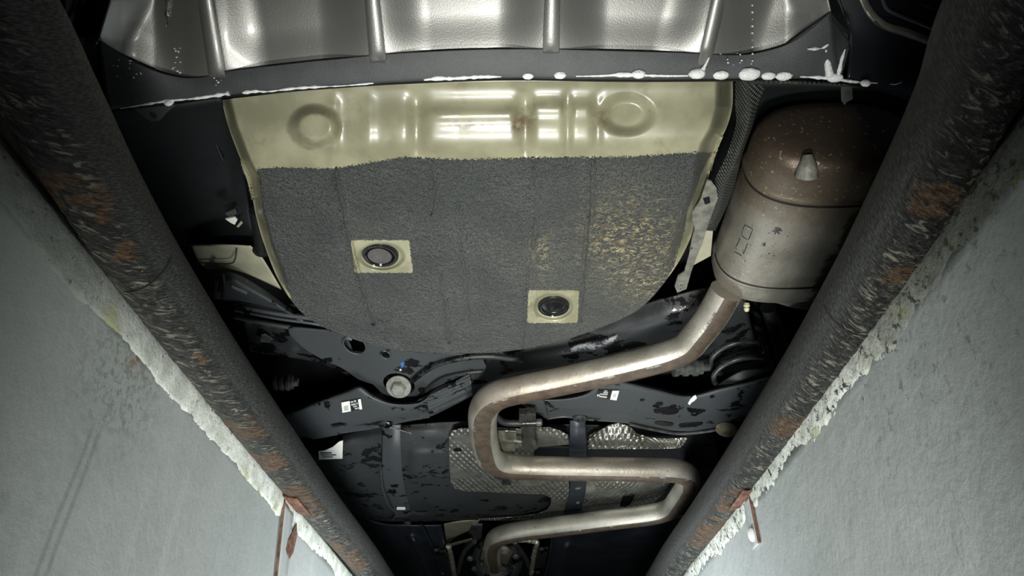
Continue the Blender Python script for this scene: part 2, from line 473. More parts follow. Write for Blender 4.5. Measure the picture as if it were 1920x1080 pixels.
# ------------------------------------------------------------------ the pit
ST = dict(kind='structure')
Y0, Y1, ZF = -1.6, 6.2, -1.15
WL, WR = .530, .492
def wx(side): return WL if side < 0 else WR
def wall(name, x, side, mat):
    rows = []
    nz, ny = 60, 260
    for j in range(nz):
        z = lerp(ZF, .505, j / (nz - 1))
        rows.append([Vector((x + side * -.004 * fbm((y_ * .3, z * .3, side * 5), 5, 3), y_, z)) for y_ in (lerp(Y0, Y1, i / (ny - 1)) for i in range(ny))])
    vs, fs = grid(rows); fs = face_cam(vs, fs)
    o = part(name, mesh(vs, fs), mat, **ST); solid(o, .10); return o
wall('wall_left', -WL, -1, WALL_L); wall('wall_right', WR, 1, WALL_R)
box('wall_front', (-WL - .05, Y1, ZF), (WR + .05, Y1 + .12, .58), CONC, **ST)
box('wall_back', (-WL - .05, Y0 - .12, ZF), (WR + .05, Y0, .58), WALL_L, **ST)
box('floor_pit', (-WL - .1, Y0 - .1, ZF - .1), (WR + .1, Y1 + .1, ZF), CONC, **ST)
box('floor_left', (-2.6, Y0 - .1, .515), (-WL - .003, Y1 + .1, .60), CONC, **ST)
box('floor_right', (WR + .003, Y0 - .1, .515), (2.6, Y1 + .1, .60), CONC, **ST)

def mortar(name, side, amp, mat):
    prof = [(wx(side) + .002 - a, b) for a, b in ((0, .478), (.003, .487), (.005, .496), (.006, .505), (.007, .514), (.006, .526), (.003, .538))]
    rows = []
    ny = 700
    for k, (x, z) in enumerate(prof):
        row = []
        for i in range(ny):
            y = lerp(.1, 5.0, i / (ny - 1))
            wgt = [1.0, .9, .7, .5, .4, .2, 0][k]
            n1 = fbm((y, side, 0), 7, 5); n2 = fbm((y, k * .13, side * 3), 38, 3)
            zz = z + amp * (n1 * wgt * .9 + n2 * .35 * wgt) + (.012 * wgt * sstep(.30, .8, .9 - y) if side > 0 else 0)
            xx = x - amp * .35 * n2 * wgt
            row.append(Vector((side * xx, y, zz)))
        rows.append(row)
    vs, fs = grid(rows); fs = face_cam(vs, fs)
    o = part(name, mesh(vs, fs), mat, **ST); solid(o, .012)
    return o
mortar('trim_1', -1, .010, MORTAR_L); mortar('trim_2', 1, .019, MORTAR_R)

# ------------------------------------------------------------------ steel pipe rails
def rail(name, mids, side, label):
    zr = .56
    pts = []
    for (u, v) in mids: pts.append(P(u, v, zr))
    # straight beyond the view at both ends
    a = pts[0] + (pts[0] - pts[1]).normalized() * .5; a.x = pts[0].x + side * .0
    b = Vector((pts[-1].x, 5.2, zr))
    pts = [a] + pts + [b]
    ld = Vector((side * .45, 0, -.9)).normalized()
    def rf(p, d):
        lowm = sstep(.35, .9, d.dot(ld))
        ang = math.atan2(d.x * side, -d.z)
        return lowm * .045 * noise.noise(Vector((p.y * 60 + ang * 16, ang * 9, side * 7))) + .004 * noise.noise(Vector((p.y * 25, d.x * 3, d.z * 3)))
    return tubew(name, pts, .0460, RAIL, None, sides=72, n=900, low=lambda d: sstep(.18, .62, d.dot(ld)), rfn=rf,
                 label=label, category='pipe rail')
ctrL = [(-8, 0), (93, 180), (191, 360), (304, 540), (430, 720), (590, 933), (694, 1062)]
ctrR = [(1888, -10), (1810, 180), (1717, 360), (1615, 540), (1500, 720), (1347, 938), (1254, 1062)]
railL = rail('pipe_rail', ctrL, -1, 'scaled dark steel pipe along the left edge of the pit, beside the smooth white mortar')
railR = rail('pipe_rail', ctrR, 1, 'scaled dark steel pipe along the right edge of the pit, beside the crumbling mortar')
def railring(side, y, a0, a1, par, label=None):
    src = ctrL if side < 0 else ctrR
    ps = [P(u, v, .56) for u, v in src]
    x = interp([(p.y, p.x) for p in ps], y)
    pts = []
    for k in range(14):
        a = lerp(a0, a1, k / 13)
        pts.append(Vector((x + side * math.sin(a) * .0462, y + .03 * (k / 13), .56 - math.cos(a) * .0462)))
    tubew('weld_seam', pts, .0011, VOID, par, sides=6, n=26)
pl = P(318, 470, .56); railring(-1, pl.y, -1.35, .45, railL)
pr = P(1600, 560, .56); railring(1, pr.y, -1.35, .5, railR)
# rusty flat anchors welded across the rails and down the wall
def anchor(side, u, v, u2, v2, label, group=None):
    a = P(u, v, .51); a.x = side * (wx(side) - .004)
    src = ctrL if side < 0 else ctrR
    y = a.y
    x = interp([(p.y, p.x) for p in [P(q[0], q[1], .56) for q in src]], y)
    t = empty('rail_anchor', (a.x, y, .50), label=label, category='anchor strap')
    # curved tab on the pipe
    rows = []
    for yy in (-.060, -.022, .022, .060):
        row = []
        for k in range(12):
            an = lerp(-.10, 1.10, k / 11)
            jit = .0016 * noise.noise(Vector((yy * 90, k * .9, side)))
            rr = .0512 + jit
            row.append(Vector((x + side * math.sin(an) * rr, y + yy * (1 - .2 * (k / 11)), .56 - math.cos(an) * rr)))
        rows.append(row)
    vs, fs = grid(rows); fs = face_cam(vs, fs)
    solid(part('tab', mesh(vs, fs), RUST, t), .004)
    # strap down the wall
    zb = PX(u2, v2, side * wx(side)).z
    rows = []
    hw = .038 if side < 0 else .026; tl = .055 if side < 0 else .0
    for yy in (-hw, -hw * .3, hw * .3, hw):
        rows.append([Vector((side * (wx(side) - .005 + .0012 * noise.noise(Vector((k * .8, yy * 99, side)))), y + yy + tl * (1 - k / 15) + .0015 * noise.noise(Vector((k, yy, 4))), lerp(zb, .512, k / 15))) for k in range(16)])
    vs, fs = grid(rows); fs = face_cam(vs, fs)
    st = solid(part('strap', mesh(vs, fs), WALL_L if side < 0 else WALL_R, t, label='strap painted over in wall grey'), .005)
    solid(part('rust_edge', mesh(*(lambda r: (r[0], face_cam(r[0], r[1])))(grid([[Vector((side * (wx(side) - .006), y - hw - .0005 + tl * (1 - k / 19) + dy + .0014 * noise.noise(Vector((k, 1, 1))), lerp(zb, .515, k / 19))) for k in range(20)] for dy in (-.0035, .0035)]))), RUST, st), .004)
    return t, st, y, zb
t1, s1, ya, zb = anchor(-1, 540, 952, 532, 1140, 'rusty anchor strap on the left wall with a corroded hole')
pp = [(-.001, .30), (.006, .345), (.012, .31), (.010, .26), (.004, .235), (-.006, .25), (-.006, .28)]
c0 = PX(541, 1010, -WL)
vs = [Vector((-WL + .0062, c0.y + a * 3.2, c0.z + (b - .29) * .75)) for a, b in pp]
part('rust_hole', mesh(vs + [v + Vector((-.0015, 0, 0)) for v in vs], [tuple(range(7)), tuple(range(7, 14))[::-1]] + [(i, (i+1) % 7, (i+1) % 7 + 7, i + 7) for i in range(7)]), RUST, s1, smooth=False)
t2, s2, yb, zb2 = anchor(1, 1398, 938, 1424, 1022, 'rusty edged anchor strap on the right wall with a white lump at its foot')
part('paint_lump', (lambda: (lambda bm, me: (bmesh.ops.create_icosphere(bm, subdivisions=3, radius=.012), bm.to_mesh(me), bm.free(), me.transform(Matrix.Translation(PX(1409, 1002, WR - .008)) @ Matrix.Diagonal((.6, 1, 1.3, 1))), me)[-1])(bmesh.new(), bpy.data.meshes.new('m')))(), FOAM, s2)

# ------------------------------------------------------------------ THE CAR
car = empty('car', (0, .55, .85), label='underside of a dark car parked over the pit, seen from behind', category='car')
def sec(name, rows, mat, **k): return sheet(name, rows, mat, car, **k)

# dark floor of the body behind everything
sec('floor_pan', [[(-300, 100, 1.08), (960, 100, 1.08), (2200, 100, 1.08)],
                  [(-100, 560, 1.10), (960, 560, 1.12), (2050, 560, 1.10)],
                  [(400, 900, 1.06), (980, 900, 1.06), (1600, 900, 1.06)],
                  [(700, 1100, .98), (980, 1100, .98), (1300, 1100, .98)]], VOID, nu=30, nv=30, thick=.01)

# ---- rear bumper with silver diffuser
band_bot = [(150, 120), (168, 165), (200, 206), (310, 190), (430, 177), (560, 165), (700, 155), (800, 150), (900, 146.5), (1000, 146), (1100, 147), (1200, 148), (1300, 148), (1430, 146), (1530, 147), (1575, 150), (1592, 100), (1596, 68)]
band_top = [(183, 76), (230, 106), (290, 133), (345, 146), (390, 143), (425, 134), (560, 118), (640, 110), (720, 102), (800, 97), (900, 93), (1020, 92), (1100, 94), (1280, 99), (1360, 103), (1410, 101), (1475, 84), (1520, 55), (1558, 23)]
bt = crom([(a, b, 0) for a, b in band_top], 80); bb = crom([(a, b, 0) for a, b in [(200, 206)] + band_bot[3:16]], 80)
bumper = sheet('rear_bumper', [[(p[0], p[1], .815) for p in bt], [(lerp(p[0], q[0], .5), lerp(p[1], q[1], .5), .806) for p, q in zip(bt, bb)],
               [(p[0], p[1], .80) for p in bb], [(p[0], p[1] + 2, .806) for p in bb]], BAND, car, nu=140, nv=24, thick=.004, label='grey lower edge of the rear bumper')
# dark end corners of the band
sheet('bumper_corner', [[(212, -30, .90), (183, 76, .816)], [(178, -4, .895), (160, 100, .818)], [(168, 10, .90), (154, 122, .822)]], BANDD, bumper, nu=16, nv=10, thick=.004)
sheet('bumper_corner', [[(183, 76, .817), (230, 106, .817), (290, 133, .817)], [(170, 100, .815), (210, 150, .810), (260, 170, .807)], [(155, 120, .82), (172, 170, .812), (202, 207, .803)]], BANDD, bumper, nu=24, nv=14, thick=.004)
tube('edge_bead', [(222, -20, .90), (200, 40, .86), (183, 75, .817), (160, 108, .818), (156, 124, .82)], .0022, BLUEBLK, bumper, sides=10, n=40)
sheet('bumper_corner', [[(1558, 23, .816), (1545, -20, .87)], [(1580, 50, .814), (1560, -10, .87)], [(1597, 62, .82), (1566, -8, .88)]], BANDD, bumper, nu=12, nv=10, thick=.004)
sheet('bumper_corner', [[(1475, 84, .817), (1558, 23, .817)], [(1520, 120, .812), (1580, 60, .815)], [(1574, 150, .802), (1594, 80, .812)]], BANDD, bumper, nu=20, nv=14, thick=.004)
tube('edge_bead', [(1550, -20, .89), (1575, 25, .85), (1596, 62, .82), (1590, 90, .812), (1575, 148, .802)], .0018, BANDD, bumper, sides=10, n=40)
# diffuser face: recessed channels between fins
FIN = [(lambda v: lerp(383, 408, v / 135)), (lambda v: lerp(699, 708, v / 105)), (lambda v: lerp(1036, 1033, v / 92)), (lambda v: lerp(1350, 1322, v / 102))]
def dif_z(u, v):
    vt = interp(band_top, u)
    t = max(0, (vt - v)) / 100.0
    base = .815 + .030 * t ** 1.15
    bounds = [interp([(0, 225), (76, 183)], v) - 30] + [f(v) for f in FIN] + [interp([(0, 1545), (23, 1558)], v) + 30]
    rec = 0
    for a, b in zip(bounds, bounds[1:]):
        if a <= u <= b:
            e = min(u - a, b - u); wd = 105.0
            rec = .022 * (sstep(-8, wd, e)) * (.45 + .55 * sstep(-40, 70, (vt - v)))
    return base + rec
dtop = []
rows = []
for k in range(60):
    t = k / 59
    row = []
    for p in bt:
        vt = p[1]; v = lerp(vt, -70, t); 
        ue = p[0] + (lerp(0, 46, t) if p[0] < 300 else (lerp(0, -22, t) if p[0] > 1500 else 0))
        row.append((ue, v, 0))
    rows.append(row)
W = []
for row in rows:
    rr = crom(row, 340)
    W.append([P(p[0], p[1], dif_z(p[0], p[1])) for p in rr])
vs, fs = grid(W); fs = face_cam(vs, fs)
dif = solid(part('diffuser', mesh(vs, fs), SILVER, bumper, label='silver grey diffuser between the fins'), .003)
skin = [[P(lerp(212, 1530, i / 39) , -70, .815 + .03 * 1.7) + Vector((0, -.02 - a, b)) for i in range(40)] for a, b in ((-.03, -.004), (.0, .004), (.03, .03), (.05, .10), (.055, .25), (.05, .40))]
vs, fs = grid(skin); fs = face_cam(vs, fs); solid(part('bumper_skin', mesh(vs, fs), BLUEBLK, bumper), .004)
def fin(us0, us1, v1, w0, w1):
    """us0/us1: fin centre at v = -60 and at v1; w half widths in px"""
    rows = []
    for k in range(24):
        t = k / 23; v = lerp(-60, v1, t); u = lerp(us0, us1, t); hw = lerp(w0, w1, t)
        vt = interp(band_top, u); zb = .815 + .030 * (max(0, vt - v) / 100) ** 1.15
        lowz = zb - .012 - .012 * (1 - t)
        if v > vt: lowz = lerp(zb - .012, .806, (v - vt) / 30)
        rows.append([P(u - hw - 7, v, zb + .016), P(u - hw - 1.5, v, zb + .004), P(u - hw, v, lowz + .002), P(u - hw * .6, v, lowz), P(u, v, lowz - .0006), P(u + hw * .6, v, lowz), P(u + hw, v, lowz + .002), P(u + hw + 1.5, v, zb + .004), P(u + hw + 7, v, zb + .016)])
    vs, fs = grid(rows); fs = face_cam(vs, fs)
    o = part('diffuser_fin', mesh(vs, fs), SILVER, bumper); o.data.set_sharp_from_angle(angle=.9); return solid(o, .003)
fin(375, 408, 146, 13, 15); fin(692, 709, 118, 12, 15); fin(1037, 1033, 100, 12, 15); fin(1362, 1318, 128, 13, 12)
# bumper sides running outwards above the pipes
sheet('bumper_side', [[(120, -60, .86), (122, 95, .87)], [(160, -60, .84), (128, 110, .85)], [(200, -60, .86), (142, 150, .86)]], BLUEBLK, bumper, nu=16, nv=14, thick=.004)
tube('edge_bead', [(150, -40, .838), (140, 5, .84), (113, 57, .845), (100, 90, .86)], .003, BLUEBLK, bumper, sides=10)
tube('edge_bead', [(205, -40, .86), (190, 10, .86), (160, 60, .86), (141, 98, .86)], .002, BLUEBLK, bumper, sides=10)
sheet('bumper_side', [[(-60, -80, .90), (240, -80, .90)], [(60, 60, .91), (190, 60, .91)], [(100, 220, .92), (240, 210, .90)]], BLUEBLK, bumper, nu=16, nv=14, thick=.004)
sheet('bumper_side', [[(1540, -80, .90), (1640, -80, .885), (1960, -80, .86)], [(1590, 60, .86), (1700, 70, .85), (1900, 100, .85)],
                      [(1590, 150, .815), (1690, 155, .82), (1850, 190, .83)], [(1590, 160, .83), (1690, 185, .84), (1800, 260, .86)]], BLUEBLK, bumper, nu=30, nv=24, thick=.004, label='dark gloss right corner of the bumper')
# lamp recess on the right corner
tube('recess_rim', [(1608, -30, .868), (1620, 2, .862), (1635, 28, .857), (1660, 48, .852), (1700, 60, .846), (1780, 92, .84)], .0052, CHROME, bumper, sides=14, n=60, label='bright rounded rim of the recess')
tube('recess_rim', [(1650, -20, .86), (1660, 12, .856), (1675, 24, .852), (1720, 42, .846), (1800, 74, .84)], .0026, BAND, bumper, sides=10, n=50)
tube('recess_rim', [(1640, 40, .85), (1660, 55, .848), (1720, 75, .842), (1790, 100, .838)], .0012, BAND, bumper, sides=8, n=40)
sheet('recess_panel', [[(1612, -40, .87), (1700, -40, .87), (1850, -30, .87)], [(1640, 30, .86), (1720, 48, .855), (1850, 90, .85)]], BLUEBLK, bumper, nu=14, nv=10, thick=.003)
tube('edge_bead', [(1690, -5, .866), (1740, 12, .862), (1790, 34, .858)], .0013, BAND, bumper, sides=8)
# flange tab with hole, left of the spare wheel well
plate('bumper_tab', [(250, 204), (330, 197), (312, 212), (300, 226), (284, 228), (268, 218)], .806, BAND, bumper, .004, .001, [(286, 216, .006)])
tube('lip_seam', [(a, b + 3, .803) for a, b in [(205, 206), (310, 190), (430, 178), (560, 166), (700, 156), (800, 151), (900, 147), (1000, 146.5), (1200, 149), (1430, 147)]], .0014, VOID, bumper, sides=8, n=80)

# ---- wheel liners either side
sec('wheel_liner', [[(60, 150, .94), (200, 205, .86), (415, 185, .88)], [(150, 320, .95), (300, 330, .93), (455, 320, .94)], [(250, 470, .95), (360, 462, .94), (480, 480, .95)]], PLAST, nu=24, nv=20, thick=.003, label='black plastic liner left of the well')
tube('liner_rib', [(396, 245, .92), (405, 270, .92), (418, 300, .915)], .003, PLAST, car, sides=8)
plate('liner_clip', [(422, 411), (440, 408), (445, 413), (440, 422), (432, 418)], .905, WHITE, car, .004, .0008, label='torn shiny clip end')
plate('liner_clip', [(443, 425), (451, 416), (455, 419), (447, 427)], .905, PRIMER, car, .004, .0006)
plate('liner_tab', [(421, 400), (440, 392), (444, 400), (432, 411)], .91, TRIMD, car, .003, .0006)
sec('body_side', [[(358, 460, .915), (420, 460, .90), (470, 462, .90)], [(372, 490, .92), (430, 480, .91), (492, 485, .90)], [(388, 506, .93), (450, 510, .915), (527, 543, .91)]], PRIMER, nu=20, nv=14, thick=.003, label='beige primed body edge left of the well')
tube('press_line', [(372, 492, .914), (400, 494, .908), (432, 494, .903), (441, 486, .90), (444, 465, .899)], .0016, TRIMD, car, sides=8)
tube('liner_lip', [(478, 395, .87), (486, 440, .87), (489, 470, .87)], .011, VOID, car, sides=14, n=24)
lathe('liner_lip', P(489, 472, .872), DN, [(0.0165, -.004), (.0165, 0), (.013, .004), (0, .005)], VOID, car)

# ---- spare wheel well
LX = [(150, 413), (187, 415), (240, 429), (300, 452), (330, 468), (400, 479), (460, 496), (530, 525), (590, 570), (625, 640), (655, 740), (663, 850)]
RX = [(150, 1374), (200, 1373), (240, 1362), (270, 1345), (300, 1335), (340, 1327), (430, 1301), (500, 1267), (570, 1210), (605, 1150), (640, 1050), (659, 950), (663, 850)]
VB = [(440, 322), (520, 315), (620, 318), (700, 306), (760, 296), (860, 301), (1000, 297), (1180, 296), (1260, 290), (1340, 286)]
seams = [(((625, 325), (640, 400), (655, 470), (680, 560), (700, 606)), .004), (((806, 310), (815, 360), (808, 400)), .003), (((822, 515), (832, 580), (842, 640)), .003),
         (((1003, 305), (1000, 400), (990, 500), (986, 560), (980, 650)), .0025), (((1106, 305), (1104, 400), (1095, 500), (1088, 600)), .0032), (((858, 395), (864, 460), (872, 520), (877, 590)), .002), (((700, 606), (740, 618)), .002)]
def seg_d(p, a, b):
    ax, ay = a; bx, by = b; px, py = p
    L = (bx - ax) ** 2 + (by - ay) ** 2
    t = max(0, min(1, ((px - ax) * (bx - ax) + (py - ay) * (by - ay)) / L))
    return math.hypot(px - ax - t * (bx - ax), py - ay - t * (by - ay)), (bx - ax) * (py - ay) - (by - ay) * (px - ax)
def well_dz(u, v):
    z = 0.0
    vb = interp(VB, u)
    rear = sstep(vb + 15, 150, v) if False else 1 - sstep(150, vb + 5, v)
    z += .055 * rear ** 1.3
    # rolled shelf line in the rear wall
    z += -.0045 * gauss(v - (213 + 6 * (970 - u) / 400 if u < 1000 else 203), 13) * (sstep(780, 830, u) * (1 - sstep(955, 975, u)) + sstep(995, 1005, u) * (1 - sstep(1050, 1058, u)) + .6 * sstep(1072, 1080, u) * (1 - sstep(1100, 1112, u)))
    for cu, cv, ru, rv, dpt in ((590, 238, 46, 40, -.016), (1175, 215, 52, 38, .012)):
        r = math.hypot((u - cu) / ru, (v - cv) / rv)
        z += dpt * (1 - sstep(.55, 1.15, r))
    for cu, wd, a in ((782, 16, .006), (985, 14, .007), (625, 12, -.004), (1064, 8, .004), (1120, 10, .003), (690, 14, -.003)):
        z += a * gauss(u - cu, wd) * (1 - sstep(vb - 20, vb + 10, v)) * sstep(160, 200, v)
    if v > vb - 20:
        k = sstep(vb - 20, vb + 10, v)
        for pl_, a in seams:
            best = 1e9; sd = 0
            for p, q in zip(pl_, pl_[1:]):
                if abs(u - p[0]) > 70: continue
                d, s = seg_d((u, v), p, q)
                if d < best: best, sd = d, s
            if best < 40:
                a2 = a * (2.9 + 2.4 * noise.noise(Vector((u * .15, v * .12, 0)))); z += k * (a2 * .8 * gauss(best - (2 if sd > 0 else 0), 2.2) - a2 * .8 * gauss(best - 6, 3.5) * (1 if sd < 0 else .15))
    # broad stamped channels of the tub floor
    if v > vb:
        k = sstep(vb, vb + 40, v)
        z += k * .004 * (sstep(1003, 1010, u) * (1 - sstep(1098, 1106, u)))
        z += k * .003 * (sstep(862, 870, u) * (1 - sstep(905, 915, u)) * sstep(385, 400, v) * (1 - sstep(590, 605, v)))
        z += k * .003 * (sstep(630, 650, u) * (1 - sstep(800, 812, u)))
        z += k * .0035 * noise.noise(Vector((u * .01, v * .012, 0)))
    for (cu, cv, hu, hv) in ((716, 481, 54, 32), (1037, 575, 48, 31)):
        r = math.hypot((u - cu) / hu, (v - cv) / hv)
        z += .010 * (1 - sstep(.62, .86, r))
        z += .0015 * (1 - sstep(.95, 1.1, max(abs(u - cu) / hu, abs(v - cv) / hv)))
    # flared sides and turned-up front edge
    dl = u - interp(LX, v); dr = interp(RX, v) - u
    z += .045 * (1 - sstep(0, 20, dl)) * (1 - sstep(500, 560, v)) + .07 * (1 - sstep(0, 34, dr)) * (1 - sstep(420, 520, v))
    return z
def sealer(u, v):
    m = sstep(interp(VB, u) - 11, interp(VB, u) + 9, v)
    wl = interp([(300, 18), (440, 14), (520, 10), (560, 0)], v); wr = interp([(280, 2), (330, 16), (400, 22), (470, 10), (520, 0)], v)
    if wl: m *= sstep(wl - 5, wl + 5, u - interp(LX, v))
    if wr: m *= sstep(wr - 5, wr + 5, interp(RX, v) - u)
    for (cu, cv, hu, hv) in ((716, 481, 55, 31), (1037, 575, 48, 31)):
        uu = u - cu - (v - cv) * (.12 if cu < 900 else -.04)
        m *= 1 - (1 - sstep(hu - 4, hu + 4, abs(uu))) * (1 - sstep(hv - 4, hv + 4, abs(v - cv)))
    return m
def scrape(u, v):
    a = gauss(math.hypot((u - 1180) / 1.0, (v - 450) / .95), 78) * 1.25
    b = gauss(math.hypot(u - 1015, (v - 478) * .55), 20) * .95
    c = gauss(math.hypot((u - 1215) * .7, (v - 530) * .9), 40) * .8
    d = (1 - sstep(0, 26, math.hypot((u - 1180) * .25, v - 470))) * .6 * sstep(1098, 1112, u)
    return min(1, a + b + c + d)
def stain(u, v):
    return min(1, gauss(v - 236, 10) * sstep(820, 860, u) * (1 - sstep(960, 1000, u)) + .7 * gauss(math.hypot(u - 985, v - 222), 22) + .6 * gauss(math.hypot(u - 1128, v - 222), 20) + .35 * gauss(math.hypot(u - 640, v - 240), 18))
lip = [(415, 187), (470, 181), (560, 171), (700, 161), (800, 156), (900, 152), (1000, 151), (1200, 153), (1300, 152), (1374, 150)]
bot = [(468, 330), (479, 400), (496, 460), (525, 530), (570, 590), (640, 628), (740, 656), (850, 663), (950, 659), (1050, 640), (1150, 605), (1210, 570), (1267, 500), (1301, 430), (1327, 340), (1335, 300)]
ledge = [(415, 187), (429, 240), (452, 300), (468, 330)]; redge = [(1374, 150), (1373, 200), (1362, 240), (1345, 272), (1335, 300)]
NU, NV = 420, 260
cl = crom([(a, b, 0) for a, b in lip], NU); cb = crom([(a, b, 0) for a, b in bot], NU)
le = crom([(a, b, 0) for a, b in ledge], NV); re_ = crom([(a, b, 0) for a, b in redge], NV)
W = []; A1 = []; A2 = []; A3 = []
for j in range(NV):
    t = j / (NV - 1); row = []
    for i in range(NU):
        s = i / (NU - 1)
        p = cl[i] * (1 - t) + cb[i] * t + le[j] * (1 - s) + re_[j] * s - (cl[0] * (1 - s) * (1 - t) + cl[-1] * s * (1 - t) + cb[0] * (1 - s) * t + cb[-1] * s * t)
        u, v = p[0], p[1]
        row.append(P(u, v, .80 + well_dz(u, v))); A1.append(sealer(u, v)); A2.append(scrape(u, v)); A3.append(stain(u, v))
    W.append(row)
vs, fs = grid(W); fs = face_cam(vs, fs); me = mesh(vs, fs)
for k, vals in (('sealer', A1), ('scrape', A2), ('stain', A3)):
    a = me.attributes.new(k, 'FLOAT', 'POINT'); a.data.foreach_set('value', vals)
well = solid(part('spare_wheel_well', me, WELL, car, label='beige spare wheel well with grey sealer on its floor'), .004)
# tub wall going up from the rim, seen only from other places
rim = crom([(a, b, 0) for a, b in bot], 90)
W = []
for k, (dzz, sc_) in enumerate(((.0, 1), (.05, 1.01), (.16, 1.02))):
    row = []
    for p in rim:
        q = P(p[0], p[1], .80 + well_dz(p[0], p[1]) + .002); c = Vector((.03, 1.0, 0))
        row.append(Vector((c.x + (q.x - c.x) * (sc_ if k else .998), c.y + (q.y - c.y) * (sc_ if k else .998), q.z + dzz)))
    W.append(row)
vs, fs = grid(W); part('well_side', mesh(vs, fs), PRIMER, well)
def plug(u, v, r, wet):
    z = .80 + .010
    c = P(u, v, z + .001)
    o = lathe('drain_plug', c, DN, [(r * 1.02, -.006), (r * 1.02, .001), (r * .95, .0045), (r * .86, .0050), (r * .78, .0035), (r * .74, -.001), (r * .70, -.002), (r * .4, -.0028), (0, -.0030)], RUBBER_B, well, 48)
    return o
RUBBER_B = m_plain('black_rubber_plug', (.008, .008, .009), .25, 0, .6, .2, 60, .0008, 90)  # rubber black, also used for the painted dark of holes
PLUGC = m_plain('plug_centre', (.075, .068, .068), .35, 0, .5, .15, 60)
plug(713, 478, .0335, 0); plug(1038, 575, .0325, 1)
pc = P(712, 480, .8085)
lathe('plug_disc', pc, DN, [(.0225, 0), (.022, .0012), (.012, .0022), (0, .0026)], PLUGC, well, 40, label='grey centre of the left plug')
for (u, v, z) in ((701, 497, .8045), (714, 495, .805), (1036, 592, .805)):
    c = P(u, v, z); lathe('water_drop', c, DN, [(.0022, 0), (.0024, .002), (.0016, .004), (0, .005)], WET, well, 12)

# ---- dark silencer shield and galvanised strap on the right
sec('silencer_shield', [[(1378, 152, .90), (1378, 195, .895), (1379, 235, .89), (1362, 290, .885), (1338, 340, .88), (1330, 372, .88), (1316, 430, .88)],
                        [(1400, 150, .885), (1404, 195, .875), (1402, 235, .87), (1380, 300, .87), (1358, 350, .868), (1345, 400, .868), (1325, 432, .87)],
                        [(1440, 152, .90), (1425, 190, .89), (1410, 240, .89), (1392, 290, .89), (1380, 340, .89), (1362, 390, .89), (1341, 433, .89)]], SHIELD_D, nu=40, nv=18, thick=.002)
sec('silencer_shield', [[(1400, 149, .865), (1500, 150, .86), (1640, 158, .862)], [(1410, 157, .862), (1500, 158, .857), (1640, 164, .86)], [(1440, 162, .90), (1500, 161, .91), (1620, 166, .92)]], SHIELD_D, nu=40, nv=12, thick=.002)
sec('silencer_bay', [[(1430, 155, 1.0), (1560, 155, 1.02), (1760, 165, 1.0)], [(1400, 300, 1.04), (1560, 300, 1.06), (1760, 300, 1.04)]], PLAST, nu=20, nv=12, thick=.004)
plate('shield_strap', [(1326, 338), (1334, 340), (1343, 352), (1346, 372), (1336, 398), (1325, 430), (1318, 455), (1307, 480), (1296, 510), (1287, 542), (1270, 549), (1265, 537), (1271, 518), (1283, 510), (1292, 478), (1297, 450), (1303, 428), (1298, 412), (1298, 398), (1312, 378), (1320, 355)], .845, ZINC, car, .003, .0008, [(1296, 466, .0032), (1277, 535, .0028), (1276, 541, .002)])
plate('strap_gap', [(1318, 372), (1330, 368), (1332, 380), (1322, 384)], .8445, VOID, car, .002, 0)
plate('body_edge', [(1317, 432), (1337, 434), (1333, 480), (1300, 498), (1300, 470)], .90, PRIMER, car, .004, .001)

# ---- silencer: an oval drum
cx = P(1502, 400, .90).x
def silencer():
    y0 = .80; y1 = 1.205; n = 72
    prof = [(-.006, 0), (-.0055, .35), (-.004, .62), (.0, .80), (.008, .91), (.022, .975), (.045, 1.0)]
    L = []
    for d, s in prof: L.append((y0 + d, s))
    for y in (.87, .885, .8885, .892, .8955, .91, 1.0, 1.08, 1.125, 1.1375, 1.141, 1.1445, 1.148): L.append((y, 1.0))
    L += [(1.175, .99), (1.192, .95), (1.200, .86), (1.205, .7), (1.207, .35), (1.207, 0)]
    rows = []
    for (y, s) in L:
        g = 1.0
        if abs(y - .8885) < .0008 or abs(y - 1.141) < .0008: g = 1.03
        if abs(y - .8955) < .0008: g = .99
        row = []
        for k in range(n):
            a = 2 * math.pi * k / n; e = .78
            ca, sa = math.cos(a), math.sin(a)
            row.append(Vector((cx + .006 * (y - 1) + .137 * s * g * math.copysign(abs(ca) ** e, ca), y, .900 + .088 * s * g * math.copysign(abs(sa) ** e, sa) - .02 * (1 - s) )))
        rows.append(row)
    vs, fs = grid(rows, True)
    me = mesh(vs, fs); bm = bmesh.new(); bm.from_mesh(me); bmesh.ops.remove_doubles(bm, verts=bm.verts, dist=1e-5)
    bmesh.ops.recalc_face_normals(bm, faces=bm.faces); bm.to_mesh(me); bm.free()
    return part('silencer', me, SILENCER, car, label='brown stained oval silencer drum')
sil = silencer()
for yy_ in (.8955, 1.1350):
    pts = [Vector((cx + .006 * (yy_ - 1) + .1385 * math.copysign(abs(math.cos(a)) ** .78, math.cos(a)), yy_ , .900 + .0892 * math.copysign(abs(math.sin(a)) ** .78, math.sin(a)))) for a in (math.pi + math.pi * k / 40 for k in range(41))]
    tubew('seam_shade', pts, .0015, INK, sil, sides=6, n=120)  # dark rings painting in the shade of the drum's seam grooves
